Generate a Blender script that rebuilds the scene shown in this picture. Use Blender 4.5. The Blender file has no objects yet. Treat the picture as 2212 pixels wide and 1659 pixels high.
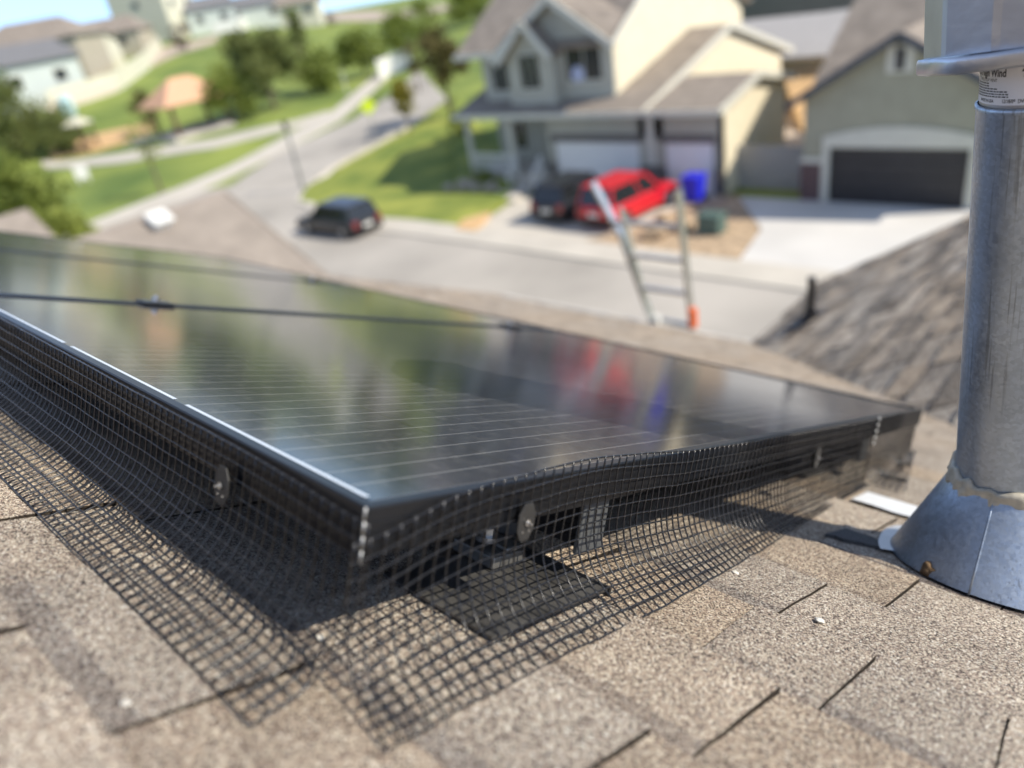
import bpy, bmesh, math, random
import numpy as np
from mathutils import Vector, Matrix
R = math.radians
random.seed(7); rng = np.random.default_rng(7)
scene = bpy.context.scene
COL = scene.collection

# ------------------------------------------------------------------ camera
# world: X = horizontally down the roof towards the street, Y = along the eave, Z = up; the camera is the origin
MC = np.array([[0.65452022, -0.45146518, 0.60645071],
               [-0.73956795, -0.21577373, 0.63755858],
               [-0.15697936, -0.8658065, -0.47511745]])
FPX = 1600.0; CX, CY = 1106.0, 829.5
cam_d = bpy.data.cameras.new("camera"); cam = bpy.data.objects.new("camera", cam_d); COL.objects.link(cam)
m = Matrix.Identity(4)
for i in range(3):
    m[i][0] = MC[i, 0]; m[i][1] = -MC[i, 1]; m[i][2] = -MC[i, 2]
cam.matrix_world = m
cam_d.sensor_width = 36.0; cam_d.lens = 36.0 * FPX / 2212.0
cam_d.clip_start = 0.02; cam_d.clip_end = 6000
cam_d.dof.use_dof = True; cam_d.dof.focus_distance = 0.76; cam_d.dof.aperture_fstop = 2.15
cam_d.dof.aperture_blades = 0
scene.camera = cam

# ------------------------------------------------------------------ light
SUN = Vector((0.29, -0.655, 0.698)).normalized()
world = bpy.data.worlds.new("World"); scene.world = world; world.use_nodes = True
wn = world.node_tree; bg = wn.nodes["Background"]
sky = wn.nodes.new("ShaderNodeTexSky"); sky.sky_type = 'NISHITA'; sky.sun_disc = False
sky.sun_elevation = math.asin(SUN.z); sky.sun_rotation = math.atan2(SUN.x, SUN.y)
sky.air_density = 1.0; sky.dust_density = 0.3; sky.ozone_density = 2.0; sky.altitude = 2600
hsv = wn.nodes.new('ShaderNodeHueSaturation'); hsv.inputs['Saturation'].default_value = 0.72; hsv.inputs['Value'].default_value = .95
wn.links.new(sky.outputs[0], hsv.inputs['Color']); 
_tc = wn.nodes.new("ShaderNodeTexCoord"); _sx = wn.nodes.new("ShaderNodeSeparateXYZ"); wn.links.new(_tc.outputs['Generated'], _sx.inputs[0])
_mr = wn.nodes.new("ShaderNodeMapRange"); _mr.inputs[1].default_value = 0.02; _mr.inputs[2].default_value = 0.35; wn.links.new(_sx.outputs[2], _mr.inputs[0])
_cr = wn.nodes.new("ShaderNodeMix"); _cr.data_type = 'RGBA'; _cr.inputs[6].default_value = (.42, .60, .93, 1); _cr.inputs[7].default_value = (1, 1, 1, 1); wn.links.new(_mr.outputs[0], _cr.inputs[0])
_mu = wn.nodes.new("ShaderNodeMix"); _mu.data_type = 'RGBA'; _mu.blend_type = 'MULTIPLY'; _mu.inputs[0].default_value = 1
wn.links.new(hsv.outputs[0], _mu.inputs[6]); wn.links.new(_cr.outputs[2], _mu.inputs[7]); wn.links.new(_mu.outputs[2], bg.inputs[0]); bg.inputs[1].default_value = 0.15
sun_d = bpy.data.lights.new("sun", 'SUN'); sun_d.energy = 3.2; sun_d.angle = R(0.53); sun_d.color = (1.0, 0.92, 0.79)
sun = bpy.data.objects.new("sun", sun_d); COL.objects.link(sun)
sun.rotation_euler = SUN.to_track_quat('Z', 'Y').to_euler()
scene.view_settings.view_transform = 'Standard'; scene.view_settings.look = 'None'
scene.view_settings.exposure = 0.86; scene.view_settings.gamma = 1.0
scene.cycles.max_bounces = 8
try: scene.cycles.use_denoising = True
except Exception: pass

# ------------------------------------------------------------------ surveying helpers
def ray(px, py):
    v = np.array([px - CX, py - CY, FPX]); return MC @ (v / np.linalg.norm(v))
AN = R(26.565)
NRM = Vector((math.sin(AN), 0, math.cos(AN))); ADIR = Vector((math.cos(AN), 0, -math.sin(AN))); BDIR = Vector((0, 1, 0))
NW = Vector((0.19555, 0.36094, -0.28545))        # near top corner of the array
HP = 0.13                                         # panel top above shingles
def rp(s, a, h=0.0):                              # roof coordinates (along eave, down slope, above shingles) -> world
    return NW + BDIR * s + ADIR * a + NRM * (h - HP)
ROOFM = Matrix.Identity(4)
for i in range(3):
    ROOFM[i][0] = BDIR[i]; ROOFM[i][1] = -ADIR[i]; ROOFM[i][2] = NRM[i]; ROOFM[i][3] = (NW - NRM * HP)[i]
# local roof frame: x = s, y = -a, z = h

TAZ = [-100, 0, 30, 44, 52, 60, 65, 73, 85, 130]
TD = [0, 45, 52, 62, 75, 85, 110, 150, 180, 260, 420]
def row(*v): return list(v)
TZ = [row(-9.7, -9.7, -9.5, -9.2, -8.8, -8.5, -8, -7, -6.5, -6, -6),
      row(-9.7, -9.6, -9.0, -8.2, -7.2, -6.5, -5.5, -4.5, -4, -4, -4),
      row(-9.7, -9.6, -8.9, -8.0, -6.9, -6.2, -5.2, -4.2, -3.6, -3, -3),
      row(-9.7, -9.5, -8.9, -8.0, -7.2, -6.6, -5.4, -3.6, -2.6, -2, -2),
      row(-9.7, -9.5, -9.0, -8.3, -7.9, -7.4, -6.2, -4.6, -3.0, -2, -2),
      row(-9.7, -9.65, -9.4, -8.9, -8.0, -7.5, -6.0, -3.2, -0.6, 0, 0),
      row(-9.7, -9.7, -9.4, -9.0, -8.3, -7.9, -5.9, -2.2, -0.3, 0.4, 0),
      row(-9.7, -9.7, -9.5, -9.2, -8.9, -8.6, -5.1, -2.0, -1.0, 0, 0),
      row(-9.7, -9.7, -9.5, -9.2, -8.9, -8.6, -6.0, -3.5, -2.0, -1, -1),
      row(-9.7, -9.7, -9.5, -9.2, -8.9, -8.6, -7.0, -5.5, -4.0, -3, -3)]
TZ = np.array(TZ, float)
def G(x, y):
    D = math.hypot(x, y); az = math.degrees(math.atan2(y, x))
    az = min(max(az, TAZ[0]), TAZ[-1] - 1e-6)
    i = max(k for k in range(len(TAZ)) if TAZ[k] <= az); i = min(i, len(TAZ) - 2)
    f = (az - TAZ[i]) / (TAZ[i + 1] - TAZ[i])
    a = np.interp(D, TD, TZ[i]); b = np.interp(D, TD, TZ[i + 1])
    return float(a * (1 - f) + b * f)
def gp(px, py, dmax=500):                          # where the line of sight meets the ground
    r = ray(px, py); h = math.hypot(r[0], r[1]); D = 8.0; step = 0.5; prev = None
    while D < dmax:
        x, y, z = r * (D / h)
        e = z - G(x, y)
        if e < 0:
            lo, hi = D - step, D
            for _ in range(30):
                mid = (lo + hi) / 2; x, y, z = r * (mid / h)
                if z - G(x, y) < 0: hi = mid
                else: lo = mid
            return (x, y)
        D += step
    x, y, z = r * (dmax / h); return (x, y)
def atD(px, D):                                    # plan point on the bearing of a pixel column (taken near the horizon) at distance D
    r = ray(*px); h = math.hypot(r[0], r[1]); return (r[0] * D / h, r[1] * D / h, r[2] * D / h)

# ------------------------------------------------------------------ materials
def nodes(mat):
    mat.use_nodes = True; nt = mat.node_tree; return nt, nt.nodes["Principled BSDF"]
def L(nt, a, b): nt.links.new(a, b)
_m = {}
def mat(name, col, rough=0.7, metal=0.0, var=0.15, scale=4.0, bump=0.0, bscale=40.0, coat=0.0, spec=0.5, col2=None, coord='Object', detail=6):
    if name in _m: return _m[name]
    M_ = bpy.data.materials.new(name); nt, p = nodes(M_)
    tc = nt.nodes.new("ShaderNodeTexCoord")
    nz = nt.nodes.new("ShaderNodeTexNoise"); nz.inputs['Scale'].default_value = scale; nz.inputs['Detail'].default_value = detail
    L(nt, tc.outputs[coord], nz.inputs['Vector'])
    rm = nt.nodes.new("ShaderNodeValToRGB")
    c1 = [c * (1 - var) for c in col]; c2 = list(col2) if col2 else [min(1, c * (1 + var)) for c in col]
    rm.color_ramp.elements[0].position = 0.32; rm.color_ramp.elements[1].position = 0.68
    rm.color_ramp.elements[0].color = (*c1, 1); rm.color_ramp.elements[1].color = (*c2, 1)
    L(nt, nz.outputs[0], rm.inputs[0]); L(nt, rm.outputs[0], p.inputs['Base Color'])
    p.inputs['Roughness'].default_value = rough; p.inputs['Metallic'].default_value = metal
    p.inputs['Coat Weight'].default_value = coat; p.inputs['Specular IOR Level'].default_value = spec
    if bump:
        n2 = nt.nodes.new("ShaderNodeTexNoise"); n2.inputs['Scale'].default_value = bscale; n2.inputs['Detail'].default_value = 4
        L(nt, tc.outputs[coord], n2.inputs['Vector'])
        b = nt.nodes.new("ShaderNodeBump"); b.inputs['Strength'].default_value = bump; b.inputs['Distance'].default_value = 0.3 / bscale
        L(nt, n2.outputs[0], b.inputs['Height']); L(nt, b.outputs[0], p.inputs['Normal'])
    _m[name] = M_; return M_

def shingle_mat(name, palette, gscale=620.0, attr=True):
    M_ = bpy.data.materials.new(name); nt, p = nodes(M_)
    tc = nt.nodes.new("ShaderNodeTexCoord")
    # warp a little so the grains are not regular
    wz = nt.nodes.new("ShaderNodeTexNoise"); wz.inputs['Scale'].default_value = gscale * 0.9; wz.inputs['Detail'].default_value = 1
    L(nt, tc.outputs['Object'], wz.inputs['Vector'])
    mx = nt.nodes.new("ShaderNodeMix"); mx.data_type = 'VECTOR'; mx.inputs['Factor'].default_value = 0.0012
    add = nt.nodes.new("ShaderNodeVectorMath"); add.operation = 'MULTIPLY_ADD'
    L(nt, wz.outputs['Color'], add.inputs[0]); add.inputs[1].default_value = (0.0016,) * 3; L(nt, tc.outputs['Object'], add.inputs[2])
    v = nt.nodes.new("ShaderNodeTexVoronoi"); v.inputs['Scale'].default_value = gscale
    L(nt, add.outputs[0], v.inputs['Vector'])
    sep = nt.nodes.new("ShaderNodeSeparateColor"); L(nt, v.outputs['Color'], sep.inputs[0])
    rm = nt.nodes.new("ShaderNodeValToRGB"); cr = rm.color_ramp
    cr.interpolation = 'CONSTANT'
    while len(cr.elements) < len(palette): cr.elements.new(0.5)
    for e, (pos, c) in zip(cr.elements, palette): e.position = pos; e.color = (*c, 1)
    L(nt, sep.outputs[0], rm.inputs[0])
    # broad tonal blend (colour lots) from the per-face attribute plus soft noise
    at = nt.nodes.new("ShaderNodeAttribute"); at.attribute_name = "tone"
    n1 = nt.nodes.new("ShaderNodeTexNoise"); n1.inputs['Scale'].default_value = 7; n1.inputs['Detail'].default_value = 5
    L(nt, tc.outputs['Object'], n1.inputs['Vector'])
    r1 = nt.nodes.new("ShaderNodeMapRange"); r1.inputs[1].default_value = .3; r1.inputs[2].default_value = .7; r1.inputs[3].default_value = .80; r1.inputs[4].default_value = 1.16
    L(nt, n1.outputs[0], r1.inputs[0])
    m1 = nt.nodes.new("ShaderNodeMix"); m1.data_type = 'RGBA'; m1.blend_type = 'MULTIPLY'; m1.inputs[0].default_value = 1
    L(nt, rm.outputs[0], m1.inputs[6]); L(nt, r1.outputs[0], m1.inputs[7])
    m2 = nt.nodes.new("ShaderNodeMix"); m2.data_type = 'RGBA'; m2.blend_type = 'MULTIPLY'; m2.inputs[0].default_value = 1
    L(nt, m1.outputs[2], m2.inputs[6]); L(nt, at.outputs['Color'], m2.inputs[7])
    L(nt, m2.outputs[2], p.inputs['Base Color'])
    p.inputs['Roughness'].default_value = 0.9; p.inputs['Specular IOR Level'].default_value = 0.35
    sb = nt.nodes.new("ShaderNodeMath"); sb.operation = 'MULTIPLY_ADD'; sb.inputs[1].default_value = -1.0
    L(nt, v.outputs['Distance'], sb.inputs[0]); L(nt, sep.outputs[1], sb.inputs[2])
    b = nt.nodes.new("ShaderNodeBump"); b.inputs['Strength'].default_value = 0.75; b.inputs['Distance'].default_value = 0.0011
    L(nt, sb.outputs[0], b.inputs['Height']); L(nt, b.outputs[0], p.inputs['Normal'])
    return M_
PAL = [(0.0, (.035, .03, .028)), (0.12, (.13, .10, .085)), (0.30, (.28, .22, .175)), (0.45, (.42, .34, .265)), (0.66, (.52, .45, .35)), (0.84, (.66, .60, .48)), (0.95, (.80, .76, .66))]
def scaled(pal, k, tint=(1, 1, 1)): return [(a, tuple(c * k * t for c, t in zip(col, tint))) for a, col in pal]
M_SH = shingle_mat("shingle_granules", scaled(PAL, .99, (1.02, .985, .945)), 740)
M_SH_FAR = shingle_mat("far_shingle", scaled(PAL, .95), 60)
M_SH_WING = shingle_mat("wing_shingle", scaled(PAL, 1.02, (1.0, .965, .91)), 200)

def black_metal(name, c=.03, rough=.38):
    return mat(name, (c, c, c * 1.1), rough, 0.7, .2, 60, .05, 300)
M_FRAME = mat("anodised_black", (.010, .011, .013), .34, .0, .12, 25, .03, 400, spec=.38)
M_RAIL = mat("rail_black", (.02, .02, .022), .45, .5, .2, 30)
M_WIRE = mat("coated_wire", (.010, .010, .011), .26, .0, .2, 80, .2, 900, spec=.55)
M_BEAD = mat("weld_glint", (.16, .16, .16), .25, .6, .2, 80)  # paler than the coated wire, so sun glints are put into the weld beads
M_TIP = mat("cut_wire_steel", (.45, .45, .43), .4, .8, .1, 90)
M_CLIP = mat("clip_plastic", (.032, .031, .029), .5, .1, .12, 60, .1, 300)
M_ALU = mat("mill_aluminium", (.55, .54, .52), .35, .9, .1, 50)
M_ALU_SHADE = mat("shaded_aluminium", (.26, .255, .24), .45, .7, .15, 50)  # aluminium darkened in its colour for the shade under the panels
M_FLASH = mat("bronze_flashing", (.10, .097, .092), .42, .4, .35, 22, .1, 120)
M_CAPP = mat("grey_endcap", (.085, .09, .092), .5, 0, .1, 40, .08, 200)

def galvanised():
    M_ = bpy.data.materials.new("galvanised_steel"); nt, p = nodes(M_)
    tc = nt.nodes.new("ShaderNodeTexCoord")
    v = nt.nodes.new("ShaderNodeTexVoronoi"); v.inputs['Scale'].default_value = 260; L(nt, tc.outputs['Object'], v.inputs['Vector'])
    n1 = nt.nodes.new("ShaderNodeTexNoise"); n1.inputs['Scale'].default_value = 9; n1.inputs['Detail'].default_value = 8
    mp = nt.nodes.new("ShaderNodeMapping"); mp.inputs['Scale'].default_value = (260, 260, 7)
    L(nt, tc.outputs['Object'], mp.inputs[0]); L(nt, tc.outputs['Object'], n1.inputs['Vector'])
    n2 = nt.nodes.new("ShaderNodeTexNoise"); n2.inputs['Scale'].default_value = 1; n2.inputs['Detail'].default_value = 3
    L(nt, mp.outputs[0], n2.inputs['Vector'])
    sep = nt.nodes.new("ShaderNodeSeparateColor"); L(nt, v.outputs['Color'], sep.inputs[0])
    r1 = nt.nodes.new("ShaderNodeMapRange"); r1.inputs[3].default_value = .88; r1.inputs[4].default_value = 1.08; L(nt, sep.outputs[0], r1.inputs[0])
    r2 = nt.nodes.new("ShaderNodeMapRange"); r2.inputs[1].default_value = .3; r2.inputs[2].default_value = .7; r2.inputs[3].default_value = .8; r2.inputs[4].default_value = 1.12; L(nt, n1.outputs[0], r2.inputs[0])
    # dark vertical weathering streaks in patches
    n3 = nt.nodes.new("ShaderNodeTexNoise"); n3.inputs['Scale'].default_value = 6; n3.inputs['Detail'].default_value = 2; L(nt, tc.outputs['Object'], n3.inputs['Vector'])
    st = nt.nodes.new("ShaderNodeMapRange"); st.inputs[1].default_value = .58; st.inputs[2].default_value = .66; L(nt, n2.outputs[0], st.inputs[0])
    gt = nt.nodes.new("ShaderNodeMapRange"); gt.inputs[1].default_value = .42; gt.inputs[2].default_value = .54; L(nt, n3.outputs[0], gt.inputs[0])
    mu = nt.nodes.new("ShaderNodeMath"); mu.operation = 'MULTIPLY'; L(nt, st.outputs[0], mu.inputs[0]); L(nt, gt.outputs[0], mu.inputs[1])
    a = nt.nodes.new("ShaderNodeMath"); a.operation = 'MULTIPLY'; L(nt, r1.outputs[0], a.inputs[0]); L(nt, r2.outputs[0], a.inputs[1])
    mx = nt.nodes.new("ShaderNodeMix"); mx.data_type = 'RGBA'; mx.blend_type = 'MULTIPLY'; mx.inputs[0].default_value = 1
    mx.inputs[6].default_value = (.45, .52, .61, 1); L(nt, a.outputs[0], mx.inputs[7])
    m2 = nt.nodes.new("ShaderNodeMix"); m2.data_type = 'RGBA'; m2.inputs[7].default_value = (.12, .12, .12, 1)
    k = nt.nodes.new("ShaderNodeMath"); k.operation = 'MULTIPLY'; k.inputs[1].default_value = .42; L(nt, mu.outputs[0], k.inputs[0])
    L(nt, k.outputs[0], m2.inputs[0]); L(nt, mx.outputs[2], m2.inputs[6]); L(nt, m2.outputs[2], p.inputs['Base Color'])
    p.inputs['Metallic'].default_value = .78
    rr = nt.nodes.new("ShaderNodeMapRange"); rr.inputs[3].default_value = .34; rr.inputs[4].default_value = .5; L(nt, sep.outputs[1], rr.inputs[0]); L(nt, rr.outputs[0], p.inputs['Roughness'])
    b = nt.nodes.new("ShaderNodeBump"); b.inputs['Strength'].default_value = .12; b.inputs['Distance'].default_value = .0008
    L(nt, sep.outputs[2], b.inputs['Height'])
    b2 = nt.nodes.new("ShaderNodeBump"); b2.inputs['Strength'].default_value = .35; b2.inputs['Distance'].default_value = .006
    L(nt, n1.outputs[0], b2.inputs['Height']); L(nt, b.outputs[0], b2.inputs['Normal']); L(nt, b2.outputs[0], p.inputs['Normal'])
    return M_
M_GALV = galvanised()
M_CAPM = mat("dull_zinc", (.50, .52, .56), .36, .85, .14, 14, .1, 60)
M_SEAL = mat("sealant", (.46, .42, .33), .5, 0, .2, 60, .35, 120)
M_LABEL = mat("label_paper", (.80, .80, .82), .35, 0, .03, 20)
M_INK = mat("ink", (.03, .03, .035), .5, 0, .05, 20)

def panel_glass():
    M_ = bpy.data.materials.new("solar_glass"); nt, p = nodes(M_)
    tc = nt.nodes.new("ShaderNodeTexCoord"); sp = nt.nodes.new("ShaderNodeSeparateXYZ"); L(nt, tc.outputs['Object'], sp.inputs[0])
    def mth(op, a, b=None, c=None):
        n_ = nt.nodes.new("ShaderNodeMath"); n_.operation = op
        for i, q in enumerate((a, b, c)):
            if q is None: continue
            if isinstance(q, (int, float)): n_.inputs[i].default_value = q
            else: L(nt, q, n_.inputs[i])
        return n_.outputs[0]
    # tabbing ribbons every 31 mm, running down the slope
    sx = mth('MULTIPLY', sp.outputs[0], 1 / .031); fr = mth('FRACT', sx); d1 = mth('ABSOLUTE', mth('SUBTRACT', fr, .5))
    rib = mth('LESS_THAN', mth('MULTIPLY', d1, .031), .0012)
    # cell boundaries
    cy = mth('FRACT', mth('MULTIPLY', sp.outputs[1], 1 / .1255)); gy = mth('LESS_THAN', mth('MULTIPLY', mth('ABSOLUTE', mth('SUBTRACT', cy, .5)), .1255), .0012)
    fg = mth('FRACT', mth('MULTIPLY', sp.outputs[1], 1 / .0018)); fing = mth('LESS_THAN', fg, .12)
    nz = nt.nodes.new("ShaderNodeTexNoise"); nz.inputs['Scale'].default_value = 12; nz.inputs['Detail'].default_value = 4; L(nt, tc.outputs['Object'], nz.inputs['Vector'])
    base = nt.nodes.new("ShaderNodeValToRGB"); base.color_ramp.elements[0].color = (.014, .015, .022, 1); base.color_ramp.elements[1].color = (.026, .028, .036, 1); L(nt, nz.outputs[0], base.inputs[0])
    m1 = nt.nodes.new("ShaderNodeMix"); m1.data_type = 'RGBA'; m1.inputs[7].default_value = (.004, .004, .005, 1); L(nt, gy, m1.inputs[0]); L(nt, base.outputs[0], m1.inputs[6])
    m2 = nt.nodes.new("ShaderNodeMix"); m2.data_type = 'RGBA'; m2.inputs[7].default_value = (.13, .13, .13, 1); L(nt, rib, m2.inputs[0]); L(nt, m1.outputs[2], m2.inputs[6])
    # dust film and dried water spots
    dn = nt.nodes.new("ShaderNodeTexNoise"); dn.inputs['Scale'].default_value = 55; dn.inputs['Detail'].default_value = 6; dn.inputs['Roughness'].default_value = .8; L(nt, tc.outputs['Object'], dn.inputs['Vector'])
    dr = nt.nodes.new("ShaderNodeMapRange"); dr.inputs[1].default_value = .5; dr.inputs[2].default_value = .8; dr.inputs[3].default_value = .03; dr.inputs[4].default_value = .28; L(nt, dn.outputs[0], dr.inputs[0])
    m3 = nt.nodes.new("ShaderNodeMix"); m3.data_type = 'RGBA'; m3.inputs[7].default_value = (.30, .28, .25, 1); L(nt, dr.outputs[0], m3.inputs[0]); L(nt, m2.outputs[2], m3.inputs[6])
    L(nt, m3.outputs[2], p.inputs['Base Color'])
    dust = nt.nodes.new("ShaderNodeTexNoise"); dust.inputs['Scale'].default_value = 5; dust.inputs['Detail'].default_value = 8; L(nt, tc.outputs['Object'], dust.inputs['Vector'])
    rr = nt.nodes.new("ShaderNodeMapRange"); rr.inputs[3].default_value = .09; rr.inputs[4].default_value = .15; L(nt, dust.outputs[0], rr.inputs[0]); L(nt, rr.outputs[0], p.inputs['Roughness'])
    p.inputs['IOR'].default_value = 1.5; p.inputs['Specular IOR Level'].default_value = 1.0
    return M_
M_GLASS = panel_glass()
M_RIBBON = mat("ribbon_silver", (.72, .76, .78), .3, .3, .04, 40)

M_GRASS = mat("grass", (.125, .205, .03), .9, 0, .3, .12, .5, 6, col2=(.27, .32, .06), detail=12)
M_LAWN = mat("lawn", (.15, .23, .03), .9, 0, .3, .35, .5, 8, col2=(.32, .34, .06), detail=12)
M_ASPH = mat("asphalt", (.385, .355, .31), .9, 0, .18, .22, .3, 30, detail=12)
M_CONC = mat("concrete", (.52, .48, .41), .85, 0, .08, .7, .2, 20, detail=8)
M_CONC_NEW = mat("new_concrete", (.60, .58, .54), .8, 0, .08, .4, .2, 20, detail=8)
M_BARK = mat("rock_mulch", (.42, .31, .20), .95, 0, .35, 4, .6, 12)
M_SAND = mat("playground_chips", (.58, .38, .19), .95, 0, .2, 2, .3, 12)
M_DIRT = mat("dry_soil", (.44, .36, .29), .95, 0, .25, .6, .4, 5)
M_WALLG = mat("grey_green_siding", (.43, .415, .335), .75, 0, .05, 2)
M_WALLY = mat("cream_stucco", (.72, .64, .46), .85, 0, .05, 2)
M_WALLO = mat("olive_stucco", (.34, .325, .24), .85, 0, .06, 2)
M_TRIM = mat("cream_trim", (.60, .58, .49), .6, 0, .04, 3)
M_WTRIM = mat("white_vinyl", (.72, .71, .66), .5, 0, .04, 3)
M_DOORW = mat("garage_white", (.80, .79, .75), .5, 0, .03, 3)
M_DOORB = mat("garage_dark", (.028, .026, .027), .5, 0, .15, 3)
M_PANE = mat("window_pane", (.02, .023, .026), .12, 0, .2, 2, spec=.5)
M_STONE = mat("ledge_stone", (.15, .135, .12), .85, 0, .4, 8, .5, 14)
M_BRICK = mat("dark_brick", (.12, .075, .07), .85, 0, .3, 9, .4, 14)
M_TRUNK = mat("tree_bark", (.13, .10, .07), .9, 0, .3, 12, .5, 30)
M_TAN = mat("tan_siding", (.42, .37, .28), .8, 0, .05, 1)
M_GREYW = mat("pale_siding", (.50, .54, .50), .8, 0, .05, 1)
M_CREAM = mat("cream_siding", (.60, .57, .44), .8, 0, .05, 1)
M_OLIVED = mat("dark_olive_siding", (.13, .135, .11), .8, 0, .06, 1)
M_ROOFG = mat("grey_roof", (.16, .16, .165), .9, 0, .12, 3)
M_ROOFL = mat("light_grey_roof", (.40, .38, .36), .9, 0, .08, 3)
M_ROOFB = mat("brown_roof", (.255, .215, .175), .9, 0, .2, 1.6)
M_ROOFD = mat("dark_roof", (.085, .09, .10), .9, 0, .14, 3)
M_TERRA = mat("terracotta_roof", (.62, .36, .22), .8, 0, .1, 3)
M_WOOD = mat("brown_post", (.10, .06, .035), .8, 0, .2, 6)
M_TYRE = mat("tyre_rubber", (.02, .02, .02), .85, 0, .2, 20)
M_RIM = mat("alloy_rim", (.35, .36, .37), .35, .8, .1, 10)
M_REDL = mat("tail_lens", (.22, .02, .02), .3, 0, .1, 10, coat=.6)
M_LADAL = mat("ladder_aluminium", (.52, .51, .49), .4, .85, .1, 10)
M_ORANGE = mat("orange_lock", (.75, .16, .05), .5, 0, .08, 10)

# ------------------------------------------------------------------ mesh helpers
def nz(x, y=0, z=0):
    from mathutils import noise
    return noise.noise(Vector((x, y, z)))
def link(name, me, ms, parent=None, smooth=False):
    o = bpy.data.objects.new(name, me); COL.objects.link(o)
    if not isinstance(ms, (list, tuple)): ms = [ms]
    for q in ms: me.materials.append(q)
    if smooth:
        me.polygons.foreach_set("use_smooth", [True] * len(me.polygons))
    if parent: o.parent = parent
    return o
class MB:
    def __init__(s): s.v = []; s.f = []; s.mi = []
    def add(s, vs, fs, mi=0):
        b = len(s.v); s.v += [tuple(v) for v in vs]; s.f += [tuple(b + i for i in f) for f in fs]; s.mi += [mi] * len(fs)
    def quad(s, a, b, c, d, mi=0): s.add([a, b, c, d], [(0, 1, 2, 3)], mi)
    def box(s, x0, x1, y0, y1, z0, z1, mi=0):
        s.add([(x, y, z) for x in (x0, x1) for y in (y0, y1) for z in (z0, z1)],
              [(0, 1, 3, 2), (4, 6, 7, 5), (0, 4, 5, 1), (2, 3, 7, 6), (0, 2, 6, 4), (1, 5, 7, 3)], mi)
    def bar(s, p, q, w, t=None, up=(0, 0, 1), mi=0):
        p = Vector(p); q = Vector(q); d = (q - p).normalized(); t = t or w
        u = Vector(up); u = (u - d * u.dot(d));
        if u.length < 1e-4: u = Vector((1, 0, 0)) - d * d.x
        u.normalize(); w_ = d.cross(u)
        vs = [e + w_ * (a * w / 2) + u * (b * t / 2) for e in (p, q) for a, b in ((-1, -1), (1, -1), (1, 1), (-1, 1))]
        s.add(vs, [(0, 3, 2, 1), (4, 5, 6, 7), (0, 1, 5, 4), (1, 2, 6, 5), (2, 3, 7, 6), (3, 0, 4, 7)], mi)
    def tube(s, pts, r, n=8, mi=0, cap=True):
        pts = [Vector(p) for p in pts]; rs = r if isinstance(r, (list, tuple)) else [r] * len(pts)
        b = len(s.v); u = None
        for i, p in enumerate(pts):
            d = (pts[min(i + 1, len(pts) - 1)] - pts[max(i - 1, 0)]).normalized()
            if u is None:
                u = Vector((0, 0, 1)) if abs(d.z) < .9 else Vector((1, 0, 0))
            u = (u - d * u.dot(d)).normalized(); w = d.cross(u)
            for k in range(n):
                a = 2 * math.pi * k / n; s.v.append(tuple(p + (u * math.cos(a) + w * math.sin(a)) * rs[i]))
        for i in range(len(pts) - 1):
            for k in range(n):
                k2 = (k + 1) % n; s.f.append((b + i * n + k, b + i * n + k2, b + (i + 1) * n + k2, b + (i + 1) * n + k)); s.mi.append(mi)
        if cap:
            s.f.append(tuple(b + k for k in range(n))[::-1]); s.mi.append(mi)
            e = b + (len(pts) - 1) * n; s.f.append(tuple(e + k for k in range(n))); s.mi.append(mi)
    def prism(s, poly, z0, z1, mi=0):              # poly in xy
        n = len(poly); s.add([(x, y, z0) for x, y in poly] + [(x, y, z1) for x, y in poly],
            [tuple(range(n))[::-1], tuple(range(n, 2 * n))] + [(i, (i + 1) % n, n + (i + 1) % n, n + i) for i in range(n)], mi)
    def slab(s, pts, t, mi=0):                     # planar polygon given thickness t downward along its normal
        p = [Vector(q) for q in pts]; nrm = (p[1] - p[0]).cross(p[2] - p[0]).normalized()
        if nrm.z < 0: nrm = -nrm
        q = [v - nrm * t for v in p]; n = len(p)
        s.add(p + q, [tuple(range(n)), tuple(range(n, 2 * n))[::-1]] + [(i, n + i, n + (i + 1) % n, (i + 1) % n) for i in range(n)], mi)
    def build(s, name, ms, parent=None, smooth=False):
        me = bpy.data.meshes.new(name); me.from_pydata(s.v, [], s.f)
        if any(s.mi): me.polygons.foreach_set("material_index", s.mi)
        bm = bmesh.new(); bm.from_mesh(me); bmesh.ops.recalc_face_normals(bm, faces=bm.faces); bm.to_mesh(me); bm.free()
        return link(name, me, ms, parent, smooth)
def tag(o, label=None, cat=None, group=None, kind=None):
    if label: o['label'] = label
    if cat: o['category'] = cat
    if group: o['group'] = group
    if kind: o['kind'] = kind
    return o
def empty(name, loc, label, cat, group=None, rz=0.0, mtx=None):
    o = bpy.data.objects.new(name, None); COL.objects.link(o); o.empty_display_size = .1
    if mtx is not None: o.matrix_world = mtx
    else: o.location = loc; o.rotation_euler = (0, 0, rz)
    tag(o, label, cat, group); return o
def struct(name, o): return tag(o, kind='structure')
def copy_tree(o, parent=None):
    c = o.copy(); COL.objects.link(c); c.parent = parent
    for ch in list(o.children): copy_tree(ch, c)
    return c
def bevel(o, w, seg=2):
    md = o.modifiers.new("bevel", 'BEVEL'); md.width = w; md.segments = seg; md.limit_method = 'ANGLE'; return o

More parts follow.
